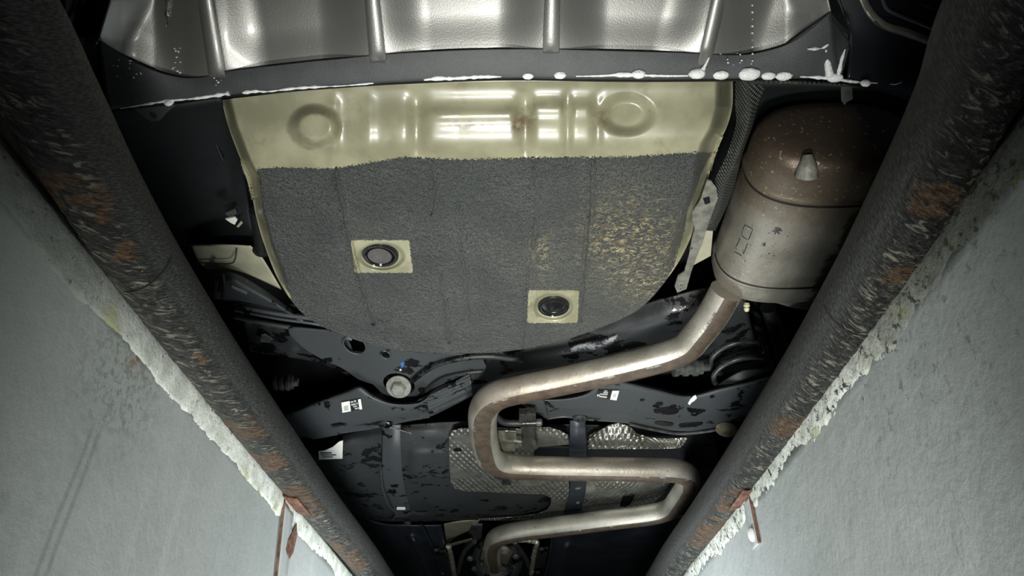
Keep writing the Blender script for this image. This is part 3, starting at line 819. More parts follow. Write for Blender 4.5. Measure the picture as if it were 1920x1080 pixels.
# stamped mark traced stroke by stroke on the drum underside
def on_drum(u, v, off=.0006):
    d = ray(u, v); lo, hi = .8, 1.6
    for k in range(400):
        t = lerp(lo, hi, k / 399); p = d * t
        q = (abs((p.x - cx - .006 * (p.y - 1)) / .137) ** (2 / .78) + abs((p.z - .9) / .088) ** (2 / .78))
        if q <= 1: return p - d.normalized() * off
    return d * (.815 / d.z)
for st in (((1377, 472), (1383, 475), (1390, 479)), ((1382, 468), (1380, 464), (1384, 455), (1389, 446), (1392, 462), (1394, 476)), ((1403, 454), (1398, 466), (1394, 477)),
           ((1397, 422), (1393, 430), (1391, 440), (1396, 446), (1402, 449), (1405, 446), (1408, 438), (1411, 431), (1409, 428), (1402, 424), (1397, 421)), ((1409, 414), (1411, 424))):
    tubew('stamped_stroke', [on_drum(*p) for p in st], .0009, INK, sil, sides=6, n=len(st) * 5)
for (u, v, a, b) in ((1455, 433, 12, 7), (1433, 458, 7, 5), (1450, 458, 6, 5), (1447, 477, 9, 4.5)):
    pts = []
    for k in range(18):
        an = k * math.pi * 2 / 18; rr = 1 if a == 12 else .8 + .4 * noise.noise(Vector((u, math.cos(an) * 2, math.sin(an) * 2)))
        pts.append(on_drum(u + a * rr * math.cos(an), v + b * rr * math.sin(an)))
    vs = pts + [on_drum(u, v, .0009)]
    part('dark_spot', mesh(vs, face_cam(vs, [(k, (k + 1) % 18, 18) for k in range(18)])), RUBBER_B if a != 12 else TRIMD, sil)
c = P(1513, 322, .795)
tubew('drain_nub', [P(1514, 290, .835), P(1514, 312, .822), P(1512, 330, .815)], [.008, .015, .019], ZINC, sil, sides=18, n=14)
lathe('plug_tip', P(1400, 574, .835), (-.1, .3, -.9), [(.006, -.006), (.007, 0), (.0045, .003), (.0062, .006), (.0045, .011), (0, .013)], YEL, sil, 16, label='pale ribbed tip under the drum')
sheet('front_bracket', [[(1450, 545, .86), (1500, 545, .86), (1600, 545, .86)], [(1455, 568, .86), (1510, 581, .86), (1600, 578, .865)]], SILENCER, sil, nu=14, nv=6, thick=.004)
plate('silencer_hanger', [(1577, 160), (1598, 163), (1600, 186), (1588, 192), (1584, 198), (1578, 190)], .88, TRIMD, car, .004, .001)

# ---- exhaust pipe
Z = .765
exh = [(1362, 545, .84), (1335, 592, .82), (1306, 630, .80), (1285, 652, .79), (1245, 668, .785), (1150, 692, .775), (1050, 714, .77), (975, 729, .765), (930, 742, Z), (908, 765, Z), (905, 800, Z), (911, 838, Z), (922, 862, Z), (950, 874, Z), (1020, 878, Z), (1150, 880, Z), (1250, 882, Z), (1285, 888, Z), (1290, 905, Z), (1272, 935, Z), (1255, 955, Z), (1220, 965, Z), (1140, 975, Z), (1040, 988, Z), (970, 997, Z), (932, 1008, Z), (923, 1030, Z + .01), (928, 1062, Z + .02)]
exo = tube('exhaust_pipe', exh, [.034, .034, .034, .034, .035, .035, .035, .035, .036, .037, .037, .037, .037, .036, .035, .035, .035, .035, .034, .034, .034, .035, .035, .035, .036, .036, .034, .032], STEEL, car, sides=40, n=420, label='brown tinted stainless exhaust pipe bent in a zigzag')

# ---- suspension: beams, subframe, arms
sec('crossmember', [[(540, 570, .92), (650, 610, .93), (850, 640, .94), (1080, 610, .94), (1240, 560, .93), (1400, 520, .93)],
                    [(560, 610, .94), (680, 650, .94), (850, 690, .91), (1090, 665, .89), (1250, 610, .89), (1400, 570, .89)],
                    [(600, 680, .93), (700, 720, .93), (880, 745, .93), (1100, 735, .93), (1260, 700, .93), (1420, 660, .93)]], BLK2, nu=70, nv=30, thick=.004,
    dz=lambda u, v: .005 * noise.noise(Vector((u * .012, v * .02, 3))) + .002 * noise.noise(Vector((u * .03, v * .05, 1))))
sec('side_beam', [[(398, 508, .91), (440, 512, .90), (500, 545, .90), (560, 590, .90)], [(402, 530, .89), (440, 535, .88), (505, 565, .88), (570, 605, .88)], [(400, 560, .90), (440, 566, .90), (520, 585, .90), (600, 612, .90)]], BLK, nu=30, nv=14, thick=.004)
tube('side_beam_rib', [(418, 512, .883), (420, 535, .878), (417, 558, .882)], .0035, VOID, car, sides=8)
plate('side_beam_strip', [(434, 535), (464, 548), (462, 553), (436, 541)], .878, ZINC, car, .002, .0006)
for k, (dy, r) in enumerate(((0, .006), (9, .004), (22, .006))):
    tube('guide_rod', [(440, 572 + dy, .89), (520, 588 + dy, .885), (600, 600 + dy, .88), (660, 622 + dy * .6, .878)], r, BLK, car, sides=12, n=30)
sec('subframe_edge', [[(455, 600, .90), (520, 615, .885), (600, 618, .88), (650, 632, .88)], [(470, 660, .90), (540, 670, .89), (600, 680, .89), (680, 700, .89)]], BLK2, nu=30, nv=14, thick=.003,
    dz=lambda u, v: .008 * noise.noise(Vector((u * .04, v * .06, 1))))
sub = plate('subframe', [(540, 618), (600, 620), (650, 626), (700, 640), (780, 655), (850, 664), (895, 668), (912, 690), (895, 712), (862, 716), (830, 722), (800, 742), (770, 756), (735, 752), (715, 738), (700, 722), (672, 712), (640, 690), (600, 672), (565, 650)], .872, BLK, car, .006, .002, [(665, 647, .026), (723, 665, .011), (748, 722, .041), (793, 733, .013)], smooth_n=60, stretch=1.55, label='black subframe plate with round holes')
for (u, v, r) in ((665, 647, .027), (723, 665, .012)):
    c = P(u, v, .871); pts = [c + Vector((math.cos(a * math.pi / 12) * r, math.sin(a * math.pi / 12) * r * 1.55, 0)) for a in range(24)]
    tubew('hole_rim', pts, .003, BLK, sub, sides=8, n=48, closed=True)
bo = hexbolt('subframe_bolt', 748, 724, .868, .033, BOLT, sub, Vector((0, -.55, -.83)))
plate('paint_mark', [(751, 680), (758, 679), (757, 683), (755, 690), (752, 686)], .8712, BLUE, sub, .001, 0)
lathe('water_drop', P(751, 693, .8712), DN, [(.003, 0), (.0028, .002), (0, .003)], FOAM, sub, 12)
tube('subframe_rib', [(775, 712, .868), (805, 690, .866), (850, 674, .866), (915, 668, .868), (980, 676, .872)], .008, BLK2, sub, sides=14, n=40)
tube('subframe_rib', [(790, 740, .868), (825, 712, .866), (870, 700, .866), (905, 696, .868)], .006, BLK2, sub, sides=14, n=40)
for k in range(4):
    tube('wiring_rib', [(820 + k * 6, 752 - k * 3, .87), (850 + k * 3, 738 - k * 5, .87), (885, 722 - k * 7, .87)], .0045, BLK, sub, sides=10, n=16)
# mud scabs on the left of the subframe
plate('dry_patch', [(490, 627), (497, 626), (512, 636), (505, 643), (487, 642)], .878, TRIMD, car, .002, .0005)
plate('dry_patch', [(562, 638), (580, 640), (597, 634), (590, 644), (570, 645)], .876, ZINC, car, .002, .0005)
def arm(name, top, ridge, bot_, z, mat, **k):
    n = len(top)
    rows = [[(a, b, z + .045) for a, b in top], [(a, b + 3, z + .012) for a, b in top], [(lerp(a, c, .25), lerp(b, d, .25), z + .001) for (a, b), (c, d) in zip(top, ridge)],
            [(lerp(a, c, .8), lerp(b, d, .8), z) for (a, b), (c, d) in zip(top, ridge)], [(a, b, z + .003) for a, b in ridge],
            [(lerp(a, c, .4), lerp(b, d, .4), z + .016) for (a, b), (c, d) in zip(ridge, bot_)], [(lerp(a, c, .9), lerp(b, d, .9), z + .026) for (a, b), (c, d) in zip(ridge, bot_)], [(a, b, z + .024) for a, b in bot_]]
    return sheet(name, rows, mat, car, nu=90, nv=40, thick=.003, **k)
armL = arm('control_arm', [(535, 772), (600, 748), (650, 731), (675, 723), (700, 738), (735, 752), (780, 752), (800, 742)], [(540, 798), (600, 797), (650, 796), (680, 791), (705, 786), (740, 780), (775, 773), (800, 768)],
           [(545, 828), (600, 822), (650, 812), (690, 806), (720, 800), (750, 792), (780, 786), (805, 782)], .825, BLK, label='black control arm left of the exhaust with a torn label')
sec('arm_bracket', [[(782, 750, .84), (800, 742, .845), (840, 722, .85), (880, 702, .86)], [(783, 768, .835), (810, 765, .838), (850, 745, .845), (884, 722, .85)], [(785, 788, .85), (815, 778, .85), (858, 757, .855), (886, 742, .86)]], BLK, nu=40, nv=16, thick=.004,
    dz=lambda u, v: .003 * math.sin((v + u * .45) * .55))
armR = arm('control_arm', [(1018, 745), (1060, 743), (1100, 733), (1125, 714), (1165, 712), (1230, 726), (1290, 738), (1350, 724), (1450, 700)], [(1025, 768), (1060, 767), (1100, 768), (1140, 772), (1180, 776), (1240, 779), (1310, 780), (1375, 768), (1450, 742)],
           [(1028, 786), (1060, 782), (1100, 788), (1140, 791), (1190, 796), (1240, 806), (1310, 808), (1370, 796), (1450, 764)], .82, BLK, label='black control arm right of the exhaust with a square label')
sec('arm_bracket', [[(958, 742, .85), (990, 740, .845), (1022, 742, .845)], [(965, 752, .84), (995, 760, .835), (1024, 768, .835)], [(985, 762, .85), (1005, 775, .85), (1030, 789, .85)]], BLK, nu=20, nv=12, thick=.004)
tube('arm_flange', [(1180, 795, .84), (1230, 806, .84), (1275, 813, .84), (1330, 808, .84), (1375, 797, .84)], .005, TRIMD, armR, sides=10, n=40)
for (u, v, r) in ((1204, 750, .006), (1236, 757, .010), (1232, 771, .009), (1262, 762, .009), (1335, 744, .006)):
    c = P(u, v, .8185); lathe('arm_hole', c, DN, [(r, 0), (r, .0012), (r * .7, .0014), (0, .0005)], RUBBER_B, armR, 20)
for (u, v, a, b, an) in ((1255, 771, 18, 7, 0), (1245, 795, 18, 4, .1), (1295, 797, 23, 4, -.1)):
    pts = [(u + a * math.cos(k * math.pi / 8) , v + b * math.sin(k * math.pi / 8) + an * a * math.cos(k * math.pi / 8)) for k in range(16)]
    plate('arm_hole', pts, .8165 if v < 780 else .833, RUBBER_B, armR, .002, .0004)
plate('arm_clip', [(1290, 757), (1294, 750), (1300, 744), (1305, 742), (1307, 747), (1302, 752), (1297, 755), (1293, 760)], .815, WHITE, armR, .003, .0006, label='small white clip')
# bolt heads in the arm flanges
for (u, v, par) in ((722, 794, armL), (1088, 783, armR)):
    c = P(u, v, .842)
    lathe('flange_cup', c, DN, [(.022, -.004), (.021, .004), (.016, .008), (.010, .008), (.009, .004), (0, .004)], BLK2, par, 24)
lathe('bracket_foot', P(1362, 806, .83), (-.3, -.3, -1), [(.03, -.01), (.03, 0), (.016, .012), (0, .014)], m_plain('dried_mud', (.17, .14, .09), .7, 0, .3, .4, 50), armR, 20, label='mud coloured foot of the right arm')
# labels stuck on the arms
def label_a(corn, white, bars, par, lab):
    """corn: four pixel corners (tl, tr, br, bl); white: fraction range that is blank white"""
    tl, tr, br, bl = corn
    def at(s, t):
        a = (lerp(tl[0], tr[0], s), lerp(tl[1], tr[1], s)); b = (lerp(bl[0], br[0], s), lerp(bl[1], br[1], s))
        return (lerp(a[0], b[0], t), lerp(a[1], b[1], t))
    q = lambda s0, t0, s1_, t1_: [at(s0, t0), at(s1_, t0), at(s1_, t1_), at(s0, t1_)]
    zz = (.8218, .8214, .8210) if par is armL else (.8168, .8164, .8160)
    plate('label', q(0, 0, 1, 1), zz[0], INK, par, .0008, 0, label=lab)
    plate('label_white', q(white[0], 0, white[1], 1), zz[1], WHITE, par, .0005, 0)
    for (s0, t0, s1_, t1_, m) in bars: plate('printed_line', q(s0, t0, s1_, t1_), zz[2], m, par, .0004, 0)
label_a([(640, 755), (677, 748), (680, 767), (642, 774)], (0, .42), [(.46, .05, .60, .2, PRT), (.64, .02, .74, .2, PRT), (.47, .32, .70, .48, PRT), (.74, .3, .80, .45, PRT), (.56, .56, .76, .68, PRT), (.62, .78, .82, .9, PRT), (.84, .0, .98, 1, WHITE), (.1, .38, .32, .85, PRT)], armL, 'torn black and white label')
label_a([(1121, 732), (1161, 733), (1156, 751), (1118, 745)], (.68, 1), [(.30, .0, .45, .12, PRT), (.28, .2, .50, .34, PRT), (.14, .42, .5, .56, PRT), (.04, .72, .5, .9, PRT), (.02, .6, .14, .85, WHITE), (.76, .3, .92, .7, PRT)], armR, 'label with a white square at its right end')
# fuel tank label far left
# bushings
def bush(u, v, z, ax, r, L, mat, par=None):
    c = P(u, v, z); pr_ = []
    h = 0; k = 0
    while h < L:
        rr = r * (1 if k % 2 == 0 else .82); pr_ += [(rr, h), (rr, h + L * .16)]; h += L * .18; k += 1
    pr_ = [(0, 0)] + pr_ + [(r * .5, h), (r * .45, h + L * .25), (0, h + L * .26)]
    return lathe('link_bolt', c, ax, pr_, mat, par or car, 22)
bush(1262, 690, .86, (1, .05, .05), .022, .07, TRIMD); bush(516, 715, .88, (1, .1, 0), .024, .045, TRIMD)
# coil spring on the right
def spring(name, u, v, z0, z1, r, turns, wire, mat):
    c = P(u, v, z0); pts = []
    for k in range(int(turns * 14)):
        a = k / 14 * 2 * math.pi
        pts.append(Vector((c.x + math.cos(a) * r, c.y + math.sin(a) * r, lerp(z0, z1, k / (turns * 14)))))
    return tubew(name, pts, wire, mat, car, sides=12, n=len(pts) * 3)
COILM = m_plain('black_coil_paint', (.03, .034, .034), .35, 0, .5, .4, 60)
spring('coil_spring', 1395, 718, .84, 1.13, .072, 6.3, .0072, COILM)
sec('spring_seat', [[(1345, 722, .85), (1390, 696, .85), (1450, 690, .85)], [(1340, 738, .84), (1390, 715, .835), (1450, 705, .84)]], BLK2, nu=20, nv=8, thick=.004)
tube('damper', [(1440, 575, .98), (1455, 620, .97), (1470, 680, .95)], .02, BLK2, car, sides=20)

# ---- fuel tank
sec('fuel_tank', [[(560, 830, .90), (640, 815, .89), (730, 800, .885), (870, 790, .885), (1000, 795, .89), (1180, 800, .90), (1330, 800, .92)],
                  [(570, 845, .865), (650, 835, .855), (740, 830, .85), (870, 822, .85), (1000, 825, .858), (1180, 830, .94), (1340, 825, .96)],
                  [(600, 900, .85), (680, 905, .842), (760, 905, .84), (870, 905, .84), (1000, 905, .848), (1180, 900, .94), (1350, 880, .96)],
                  [(650, 950, .86), (700, 958, .85), (770, 960, .845), (880, 962, .845), (1000, 960, .85), (1180, 950, .94), (1340, 920, .96)],
                  [(690, 978, .89), (720, 979, .89), (790, 978, .885), (880, 976, .88), (1000, 970, .88), (1180, 962, .95), (1330, 940, .97)]], TANK, nu=120, nv=60, thick=.004,
    dz=lambda u, v: .0035 * noise.noise(Vector((u * .03, v * .05, 5))) * (1 if v < 910 else .3) + (-.006 * sstep(765, 775, u) * (1 - sstep(830, 840, u)) * sstep(840, 850, v) * (1 - sstep(895, 905, v))) + .004 * (v > 912) + (.012 * (1 - sstep(.6, 1, math.hypot((u - 790) / 32, (v - 953) / 13)))), label='black plastic fuel tank')
def strap(rows, mat=BLK, name='tank_strap', **k): return sec(name, rows, mat, nu=10, nv=40, thick=.003, **k)
strap([[(716, 798, .878), (736, 797, .874), (752, 796, .878)], [(716, 840, .842), (736, 838, .838), (752, 838, .842)], [(716, 880, .835), (738, 880, .832), (754, 880, .835)], [(720, 912, .834), (740, 912, .831), (758, 912, .834)],
       [(734, 945, .836), (750, 945, .833), (766, 942, .836)], [(742, 972, .85), (756, 972, .848), (772, 966, .85)]], label='black strap across the left of the tank')
plate('strap_slot', [(744, 951), (760, 951), (760, 956), (744, 956)], .8325, WHITE, car, .001, 0)
tube('strap_fold', [(714, 880, .838), (717, 915, .838), (728, 945, .84), (742, 962, .845), (735, 975, .85)], .004, BLK, car, sides=8)
hexbolt('strap_bolt', 764, 980, .86, .015, BOLT_D if 'BOLT_D' in globals() else BLK, car)
# torn label on the tank's left end
plate('tank_label', [(597, 846), (608, 845), (624, 838), (636, 828), (643, 826), (642, 860), (598, 862)], .845, WHITE, car, .001, 0, label='torn white label on the tank')
for (a, b, c_, d) in ((600, 848, 622, 850.5), (602, 852, 630, 854), (604, 856, 624, 857.5)):
    plate('printed_line', [(a, b), (c_, b), (c_, d), (a, d)], .8445, TRIMD, car, .0004, 0)
tube('tank_line', [(728, 800, .87), (770, 812, .862), (835, 832, .85)], .0014, ZINC, car, sides=6)

# ---- heat shields
sh = plate('heat_shield', [(848, 808), (865, 804), (900, 804), (940, 803), (975, 805), (1000, 802), (1030, 802), (1050, 808), (1065, 816), (1067, 834), (1010, 838), (1002, 846), (1000, 858), (1067, 862), (1067, 866), (1066, 880), (1068, 930), (1066, 950), (1056, 966), (1030, 972), (960, 976), (900, 976), (897, 974), (960, 970), (1005, 965), (1026, 956), (1033, 944), (1033, 934), (1020, 927), (980, 926), (920, 923), (870, 921), (852, 916), (845, 904), (842, 860), (842, 820)], .838, SHIELD, car, .0025, .0012, [(858, 843, .013)], label='embossed silver heat shield around the pipe bend')
tube('shield_fold', [(846, 874, .8375), (862, 873, .836), (880, 875, .8375)], .011, SHIELD, car, sides=16, n=16) if False else None
sec('heat_shield', [[(1102, 818, .875), (1130, 802, .865), (1150, 794, .862), (1178, 798, .862), (1200, 815, .862), (1240, 822, .862), (1290, 820, .87)],
                    [(1102, 826, .855), (1130, 822, .845), (1155, 820, .845), (1180, 822, .845), (1205, 828, .845), (1240, 832, .848), (1285, 830, .86)],
                    [(1103, 842, .845), (1130, 842, .843), (1155, 842, .843), (1180, 842, .843), (1205, 842, .843), (1240, 842, .845), (1275, 840, .855)]], SHIELD, nu=60, nv=24, thick=.002, label='ribbed silver heat shield right of the centre strap',
    dz=lambda u, v: .0016 * math.sin(math.hypot(u - 1180, (v - 880) * 1.1) * 1.15))
sec('shield_gap_shade', [[(940, 836, .8445), (1100, 838, .8465), (1285, 840, .857)], [(940, 850, .845), (1100, 852, .845), (1285, 852, .855)], [(940, 866, .845), (1100, 868, .845), (1290, 868, .855)]], VOID, nu=20, nv=10, thick=.002)  # dark sheet painting in the shade of the gap beside the pipe
sec('heat_shield', [[(1098, 888, .85), (1150, 888, .845), (1200, 889, .845), (1262, 890, .86)], [(1096, 915, .842), (1150, 915, .838), (1200, 915, .84), (1258, 912, .86)],
                    [(1092, 945, .845), (1140, 945, .842), (1200, 940, .845), (1235, 934, .86)], [(1090, 958, .86), (1130, 966, .86), (1190, 957, .86), (1225, 945, .87)]], SHIELD, nu=50, nv=30, thick=.002, label='dented silver heat shield with a dark window',
    dz=lambda u, v: .006 * noise.noise(Vector((u * .03, v * .06, 9))))
plate('shield_window', [(1168, 930), (1186, 928), (1190, 931), (1182, 946), (1172, 951), (1162, 949)], .836, RUBBER_B, car, .002, .0004)
sec('heat_shield', [[(1228, 896, .85), (1262, 892, .855)], [(1222, 925, .85), (1252, 915, .86)], [(1210, 938, .86), (1235, 936, .87)]], SHIELD, nu=12, nv=12, thick=.002)
lathe('shield_hole_shade', P(858, 843, .8375), DN, [(.0135, -.002), (.0135, .001), (.009, .002), (0, .0015)], RUBBER_B, sh, 24, label='dark disc painted in for the shade of the hole')  # dark disc painting in the depth of the shield's hole
# centre strap over the shields
strap([[(1068, 788, .862), (1083, 788, .860), (1098, 788, .862)], [(1068, 812, .838), (1083, 812, .834), (1099, 812, .838)], [(1067, 838, .832), (1083, 838, .829), (1100, 838, .832)], [(1068, 890, .834), (1084, 890, .832), (1100, 890, .834)],
       [(1068, 920, .832), (1082, 920, .830), (1098, 920, .832)], [(1060, 952, .832), (1074, 952, .830), (1090, 952, .832)], [(1054, 966, .842), (1070, 966, .84), (1086, 966, .842)]], PANEL, label='dark centre strap over the heat shields')
plate('strap_slot', [(1073, 941), (1086, 941), (1086, 944.5), (1073, 944.5)], .8295, ZINC, car, .001, 0)
plate('strap_slot', [(1079, 915), (1089, 914), (1088, 917), (1079, 918)], .8295, ZINC, car, .001, 0)
# hanger
hg = plate('exhaust_hanger', [(973, 778), (982, 779), (990, 777), (1000, 778), (1005, 778), (1005, 800), (1002, 806), (1004, 822), (1008, 835), (1008, 843), (990, 846), (978, 845), (978, 830), (981, 820), (977, 805), (973, 795)], .795, RUBBER, car, .022, .003, label='grimy rubber exhaust hanger')
tube('hanger_rod', [(925, 775, .80), (940, 789, .80), (955, 793, .80), (985, 793, .80), (1012, 792, .80)], .0095, BLK2, car, sides=14, n=30)
lathe('rod_end', P(1006, 792, .80), (1, 0, 0), [(.011, 0), (.011, .012), (.007, .016), (0, .016)], TRIMD, car, 18)
sec('hanger_bracket', [[(932, 808, .81), (950, 808, .806), (968, 808, .81)], [(934, 826, .80), (951, 827, .797), (968, 828, .80)], [(935, 832, .803), (951, 834, .80), (967, 834, .803)], [(936, 847, .80), (951, 848, .798), (966, 847, .80)]], m_plain('bright_bracket_steel', (.40, .39, .32), .22, .85), nu=16, nv=20, thick=.004, label='shiny folded bracket beside the hanger')
tube('hanger_rod', [(962, 826, .80), (980, 828, .80), (990, 829, .80)], .004, ZINC, car, sides=10)
plate('hanger_cutout', [(996, 822), (1004, 824), (1006, 834), (1010, 838), (1002, 840), (998, 834)], .794, RUBBER_B, car, .002, .0006)

# ---- far front: under-panels, tunnel and joint
sec('underbody_panel', [[(640, 940, .90), (700, 978, .88), (760, 985, .87), (828, 985, .88)], [(700, 1030, .86), (760, 1040, .84), (830, 1040, .84), (840, 1030, .86)], [(730, 1100, .86), (800, 1110, .84), (850, 1110, .84), (870, 1110, .86)]], PANEL, nu=40, nv=24, thick=.004, label='blue black panel left of the tunnel',
    dz=lambda u, v: -.022 * gauss(u - 785 - (v - 1040) * .35, 9) * sstep(1000, 1015, v))
sec('underbody_panel', [[(1035, 1000, .86), (1140, 992, .855), (1250, 975, .865), (1330, 950, .88)], [(1032, 1040, .84), (1130, 1040, .835), (1230, 1040, .84), (1300, 1040, .86)], [(1022, 1110, .84), (1120, 1110, .835), (1220, 1110, .84), (1290, 1110, .86)]], PANEL, nu=40, nv=24, thick=.004, label='blue black panel right of the tunnel',
    dz=lambda u, v: -.022 * gauss(u - 1060 + (v - 1040) * .2, 8) * sstep(1015, 1025, v) * (1 - sstep(1070, 1085, v)))
for pts in ([(790, 985, .85), (812, 1030, .835), (830, 1085, .83)], [(1036, 1005, .835), (1030, 1045, .832), (1020, 1090, .83)]):
    tube('panel_edge', pts, .006, PANEL, car, sides=10)
for cor in ([(815, 1036), (836, 1034), (845, 1068), (824, 1070)], [(1008, 1030), (1028, 1028), (1022, 1064), (1002, 1066)]):
    plate('panel_vent', cor, .83, BLK2, car, .01, .003)
for (u, v) in ((818, 1030), (830, 1074), (1016, 1028), (1008, 1072)):
    hexbolt('panel_bolt', u, v, .828, .012, TRIMD, car)
sec('tunnel_edge', [[(838, 1022, .85), (850, 1019, .845), (885, 1010, .85)], [(840, 1028, .86), (852, 1023, .855), (886, 1014, .86)]], ZINC, nu=14, nv=6, thick=.003)
for pts in ([(841, 1024, .85), (846, 1045, .85), (852, 1080, .85)], [(1008, 1016, .85), (1002, 1040, .85), (996, 1075, .85)], [(1008, 1016, .85), (985, 1012, .85), (960, 1014, .85)]):
    tube('tunnel_edge', pts, .011, m_plain('crumpled_foil', (.75, .75, .60), .3, .7, .5, .5, 90, .004, 130), car, sides=12, n=40, rfn=lambda p, d: .5 * noise.noise(p * 130))
for pts in ([(890, 1015, .87), (870, 1035, .87), (858, 1075, .87)], [(965, 1017, .87), (985, 1045, .87), (996, 1070, .87)]):
    tube('tunnel_rib', pts, .011, TRIMD, car, sides=10)
sec('primed_crossmember', [[(832, 983, .885), (860, 978, .875), (900, 975, .885)], [(834, 1000, .90), (860, 990, .885), (895, 982, .89)], [(838, 1020, .91), (858, 1005, .90), (882, 995, .90)]], PRIMER, nu=20, nv=12, thick=.003)
plate('mount_bracket', [(885, 985), (905, 985), (903, 1010), (890, 1016), (872, 1020), (880, 1000)], .88, BLK, car, .01, .002)
# joint housing at the tunnel
lathe('flange_disc', P(932, 1052, .86), (0, -.75, -.65), [(.12, -.03), (.12, 0), (.105, .012), (.075, .014), (.06, .004), (0, .004)], BLK2, car, 48)
for (u, v, m_, r) in ((881, 1047, TRIMD, .013), (967, 1043, TRIMD, .013), (903, 1059, TRIMD, .012), (889, 1066, BLK, .012), (963, 1064, BLK, .012), (945, 1031, ZINC, .02)):
    lathe('flange_bolt', P(u, v, .80), (0, -.6, -.8), [(r, -.004), (r, .004), (r * .7, .008), (0, .009)], m_, car, 20)
plate('flange_plate', [(905, 1030), (950, 1028), (962, 1036), (950, 1058), (945, 1066), (898, 1060)], .835, m_plain('tan_flange', (.30, .27, .20), .4, .4, .5, .3, 60), car, .012, .003)
sec('joint_clamp', [[(912, 1065, .80), (930, 1063, .795), (948, 1065, .80)], [(912, 1072, .80), (930, 1072, .795), (948, 1072, .80)]], ZINC, nu=12, nv=6, thick=.004)
for dy in (0, 5, 11):
    tube('joint_ring', [(896, 1071 + dy, .84), (930, 1075 + dy, .82), (965, 1071 + dy, .84)], .005, TRIMD, car, sides=8)
tube('bright_edge', [(925, 1024, .80), (925, 1034, .80), (926, 1041, .80)], .004, FOAM, car, sides=8) if False else None

# ------------------------------------------------------------------ soap foam hanging on the bumper edge
def blob(u, v, rx, rz, label, ry=None):
    c = P(u, v, .800); r = rx / F * c.length
    bm = bmesh.new(); bmesh.ops.create_icosphere(bm, subdivisions=3, radius=1); me = bpy.data.meshes.new('m')
    for q in bm.verts:
        k = 1 + .12 * noise.noise(q.co * 2.3 + Vector((u, v, 0)))
        q.co = Vector((q.co.x * r * k, q.co.y * r * .6 * k, q.co.z * rz / F * c.length * k))
    bm.to_mesh(me); bm.free(); me.transform(Matrix.Translation(c))
    part('foam_blob', me, FOAM, None, label=label, category='foam', group='soap foam blobs along the bumper edge')
for a in ((317, 191, 8, 9, 'white foam blob on the bumper edge above the left liner'),
          (990, 143, 10, 5, 'flat foam blob on the bumper edge, left of the centre bead'),
          (1050, 141, 11, 7, 'round foam bead on the bumper edge just right of the third fin'),
          (1197, 139, 13, 8, 'foam bead on the bumper edge midway between the two right fins'),
          (1307, 138, 15, 9, 'foam bead at the foot of the rightmost fin'),
          (1352, 141, 14, 6, 'flattened foam blob right of the rightmost fin'),
          (1405, 139, 19, 9, 'largest foam blob, on the bumper edge above the silencer shield'),
          (1441, 142, 12, 7, 'small foam bead with a dark bubble beside the largest blob'),
          (1470, 143, 14, 5, 'thin foam blob on the edge right of the dark bubble bead'),
          (1566, 146, 13, 6, 'foam blob at the bumper corner below the foam trickle'),
          (1623, 156, 8, 7, 'lone round foam bead right of the bumper corner')): blob(*a)
def smear(name, pts, r, label, fl=None):
    o = tube(name, pts, [q * .72 for q in r], FOAM, None, sides=10, n=90, rfn=lambda p, d: .9 * noise.noise(p * 110))
    o['label'] = label; o['category'] = 'foam'; return o
smear('foam_trickle', [(1515, 92, .806), (1540, 90, .808), (1560, 76, .81)], [.003, .004, .002], 'forked foam trickle high on the right bumper corner')
smear('foam_trickle', [(1548, 92, .808), (1550, 110, .806), (1553, 128, .802), (1556, 142, .80)], [.003, .0025, .008, .006], 'foam trickle running down to the bumper corner')
smear('foam_trickle', [(1585, 92, .811), (1578, 112, .806), (1572, 140, .80)], [.0012, .003, .003], 'thin foam streak along the bumper corner edge')
smear('foam_trickle', [(1333, 95, .806), (1326, 115, .804), (1318, 130, .80)], [.001, .003, .007], 'wet foam streak down the rightmost fin')
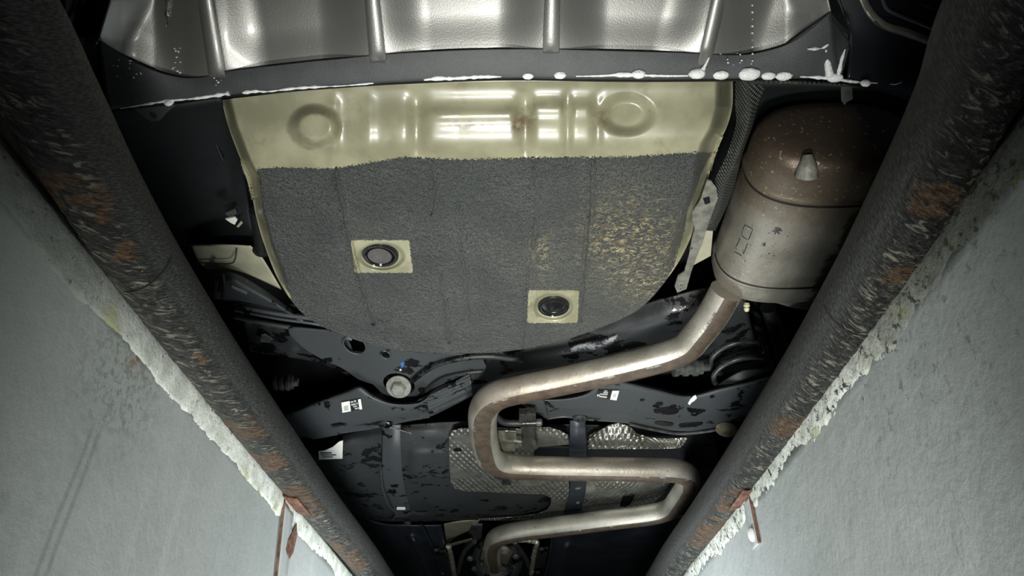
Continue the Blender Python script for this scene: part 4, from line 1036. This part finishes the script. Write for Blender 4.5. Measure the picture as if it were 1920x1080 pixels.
smear('foam_line', [(225, 203, .80), (270, 196, .80), (317, 189, .80), (370, 184, .80), (430, 175, .80)], [.001, .002, .003, .0025, .004], 'foam line along the bumper edge left of the spare wheel well')
smear('foam_line', [(455, 174, .80), (480, 171, .80), (500, 172, .80), (560, 165, .80), (640, 161, .80), (700, 156, .80)], [.002, .004, .001, .003, .001, .002], 'foam line along the bumper edge between the first two fins')
smear('foam_line', [(795, 150, .80), (820, 147, .80), (850, 147, .80), (900, 144, .80), (940, 144, .80)], [.001, .005, .003, .004, .001], 'thick foam line along the bumper edge between the two middle fins')
smear('foam_line', [(1080, 143, .80), (1130, 142, .80), (1165, 140, .80), (1240, 142, .80), (1290, 142, .80)], [.001, .002, .004, .002, .002], 'foam line along the bumper edge right of the third fin')
smear('foam_line', [(1500, 144, .80), (1530, 145, .80), (1566, 148, .80), (1600, 153, .81), (1645, 156, .82)], [.001, .003, .003, .002, .001], 'foam line tapering past the right bumper corner')
smear('foam_line', [(1668, 158, .82), (1680, 158, .82), (1691, 154, .82)], [.0006, .001, .001], 'short foam hair on the dark bumper corner')
# drops of water on the plastic
bm = bmesh.new(); rnd = random.Random(3)
spots = [(205 + rnd.random() * 60, 110 + rnd.random() * 60) for _ in range(22)] + [(322 + rnd.random() * 18, 88 + rnd.random() * 50) for _ in range(16)] + [(398 + rnd.random() * 18, 128 + rnd.random() * 44) for _ in range(16)] + [(1411, 10 + k * 13) for k in range(9)] + [(1350 + rnd.random() * 60, 100 + rnd.random() * 38) for _ in range(12)]
for (u, v) in spots:
    vt = interp(band_top, u)
    z = dif_z(u, v) if v < vt else .808
    c = P(u, v, z - .0008); r = .0006 + rnd.random() * .0011
    res = bmesh.ops.create_icosphere(bm, subdivisions=1, radius=r)
    for q in res['verts']: q.co += c
me = bpy.data.meshes.new('m'); bm.to_mesh(me); bm.free()
part('water_drops', me, FOAM, None, kind='stuff', label='scattered small water drops on the bumper plastic', category='drops')
# clean helper props
for o in S.objects:
    if 'wl' in o: del o['wl']
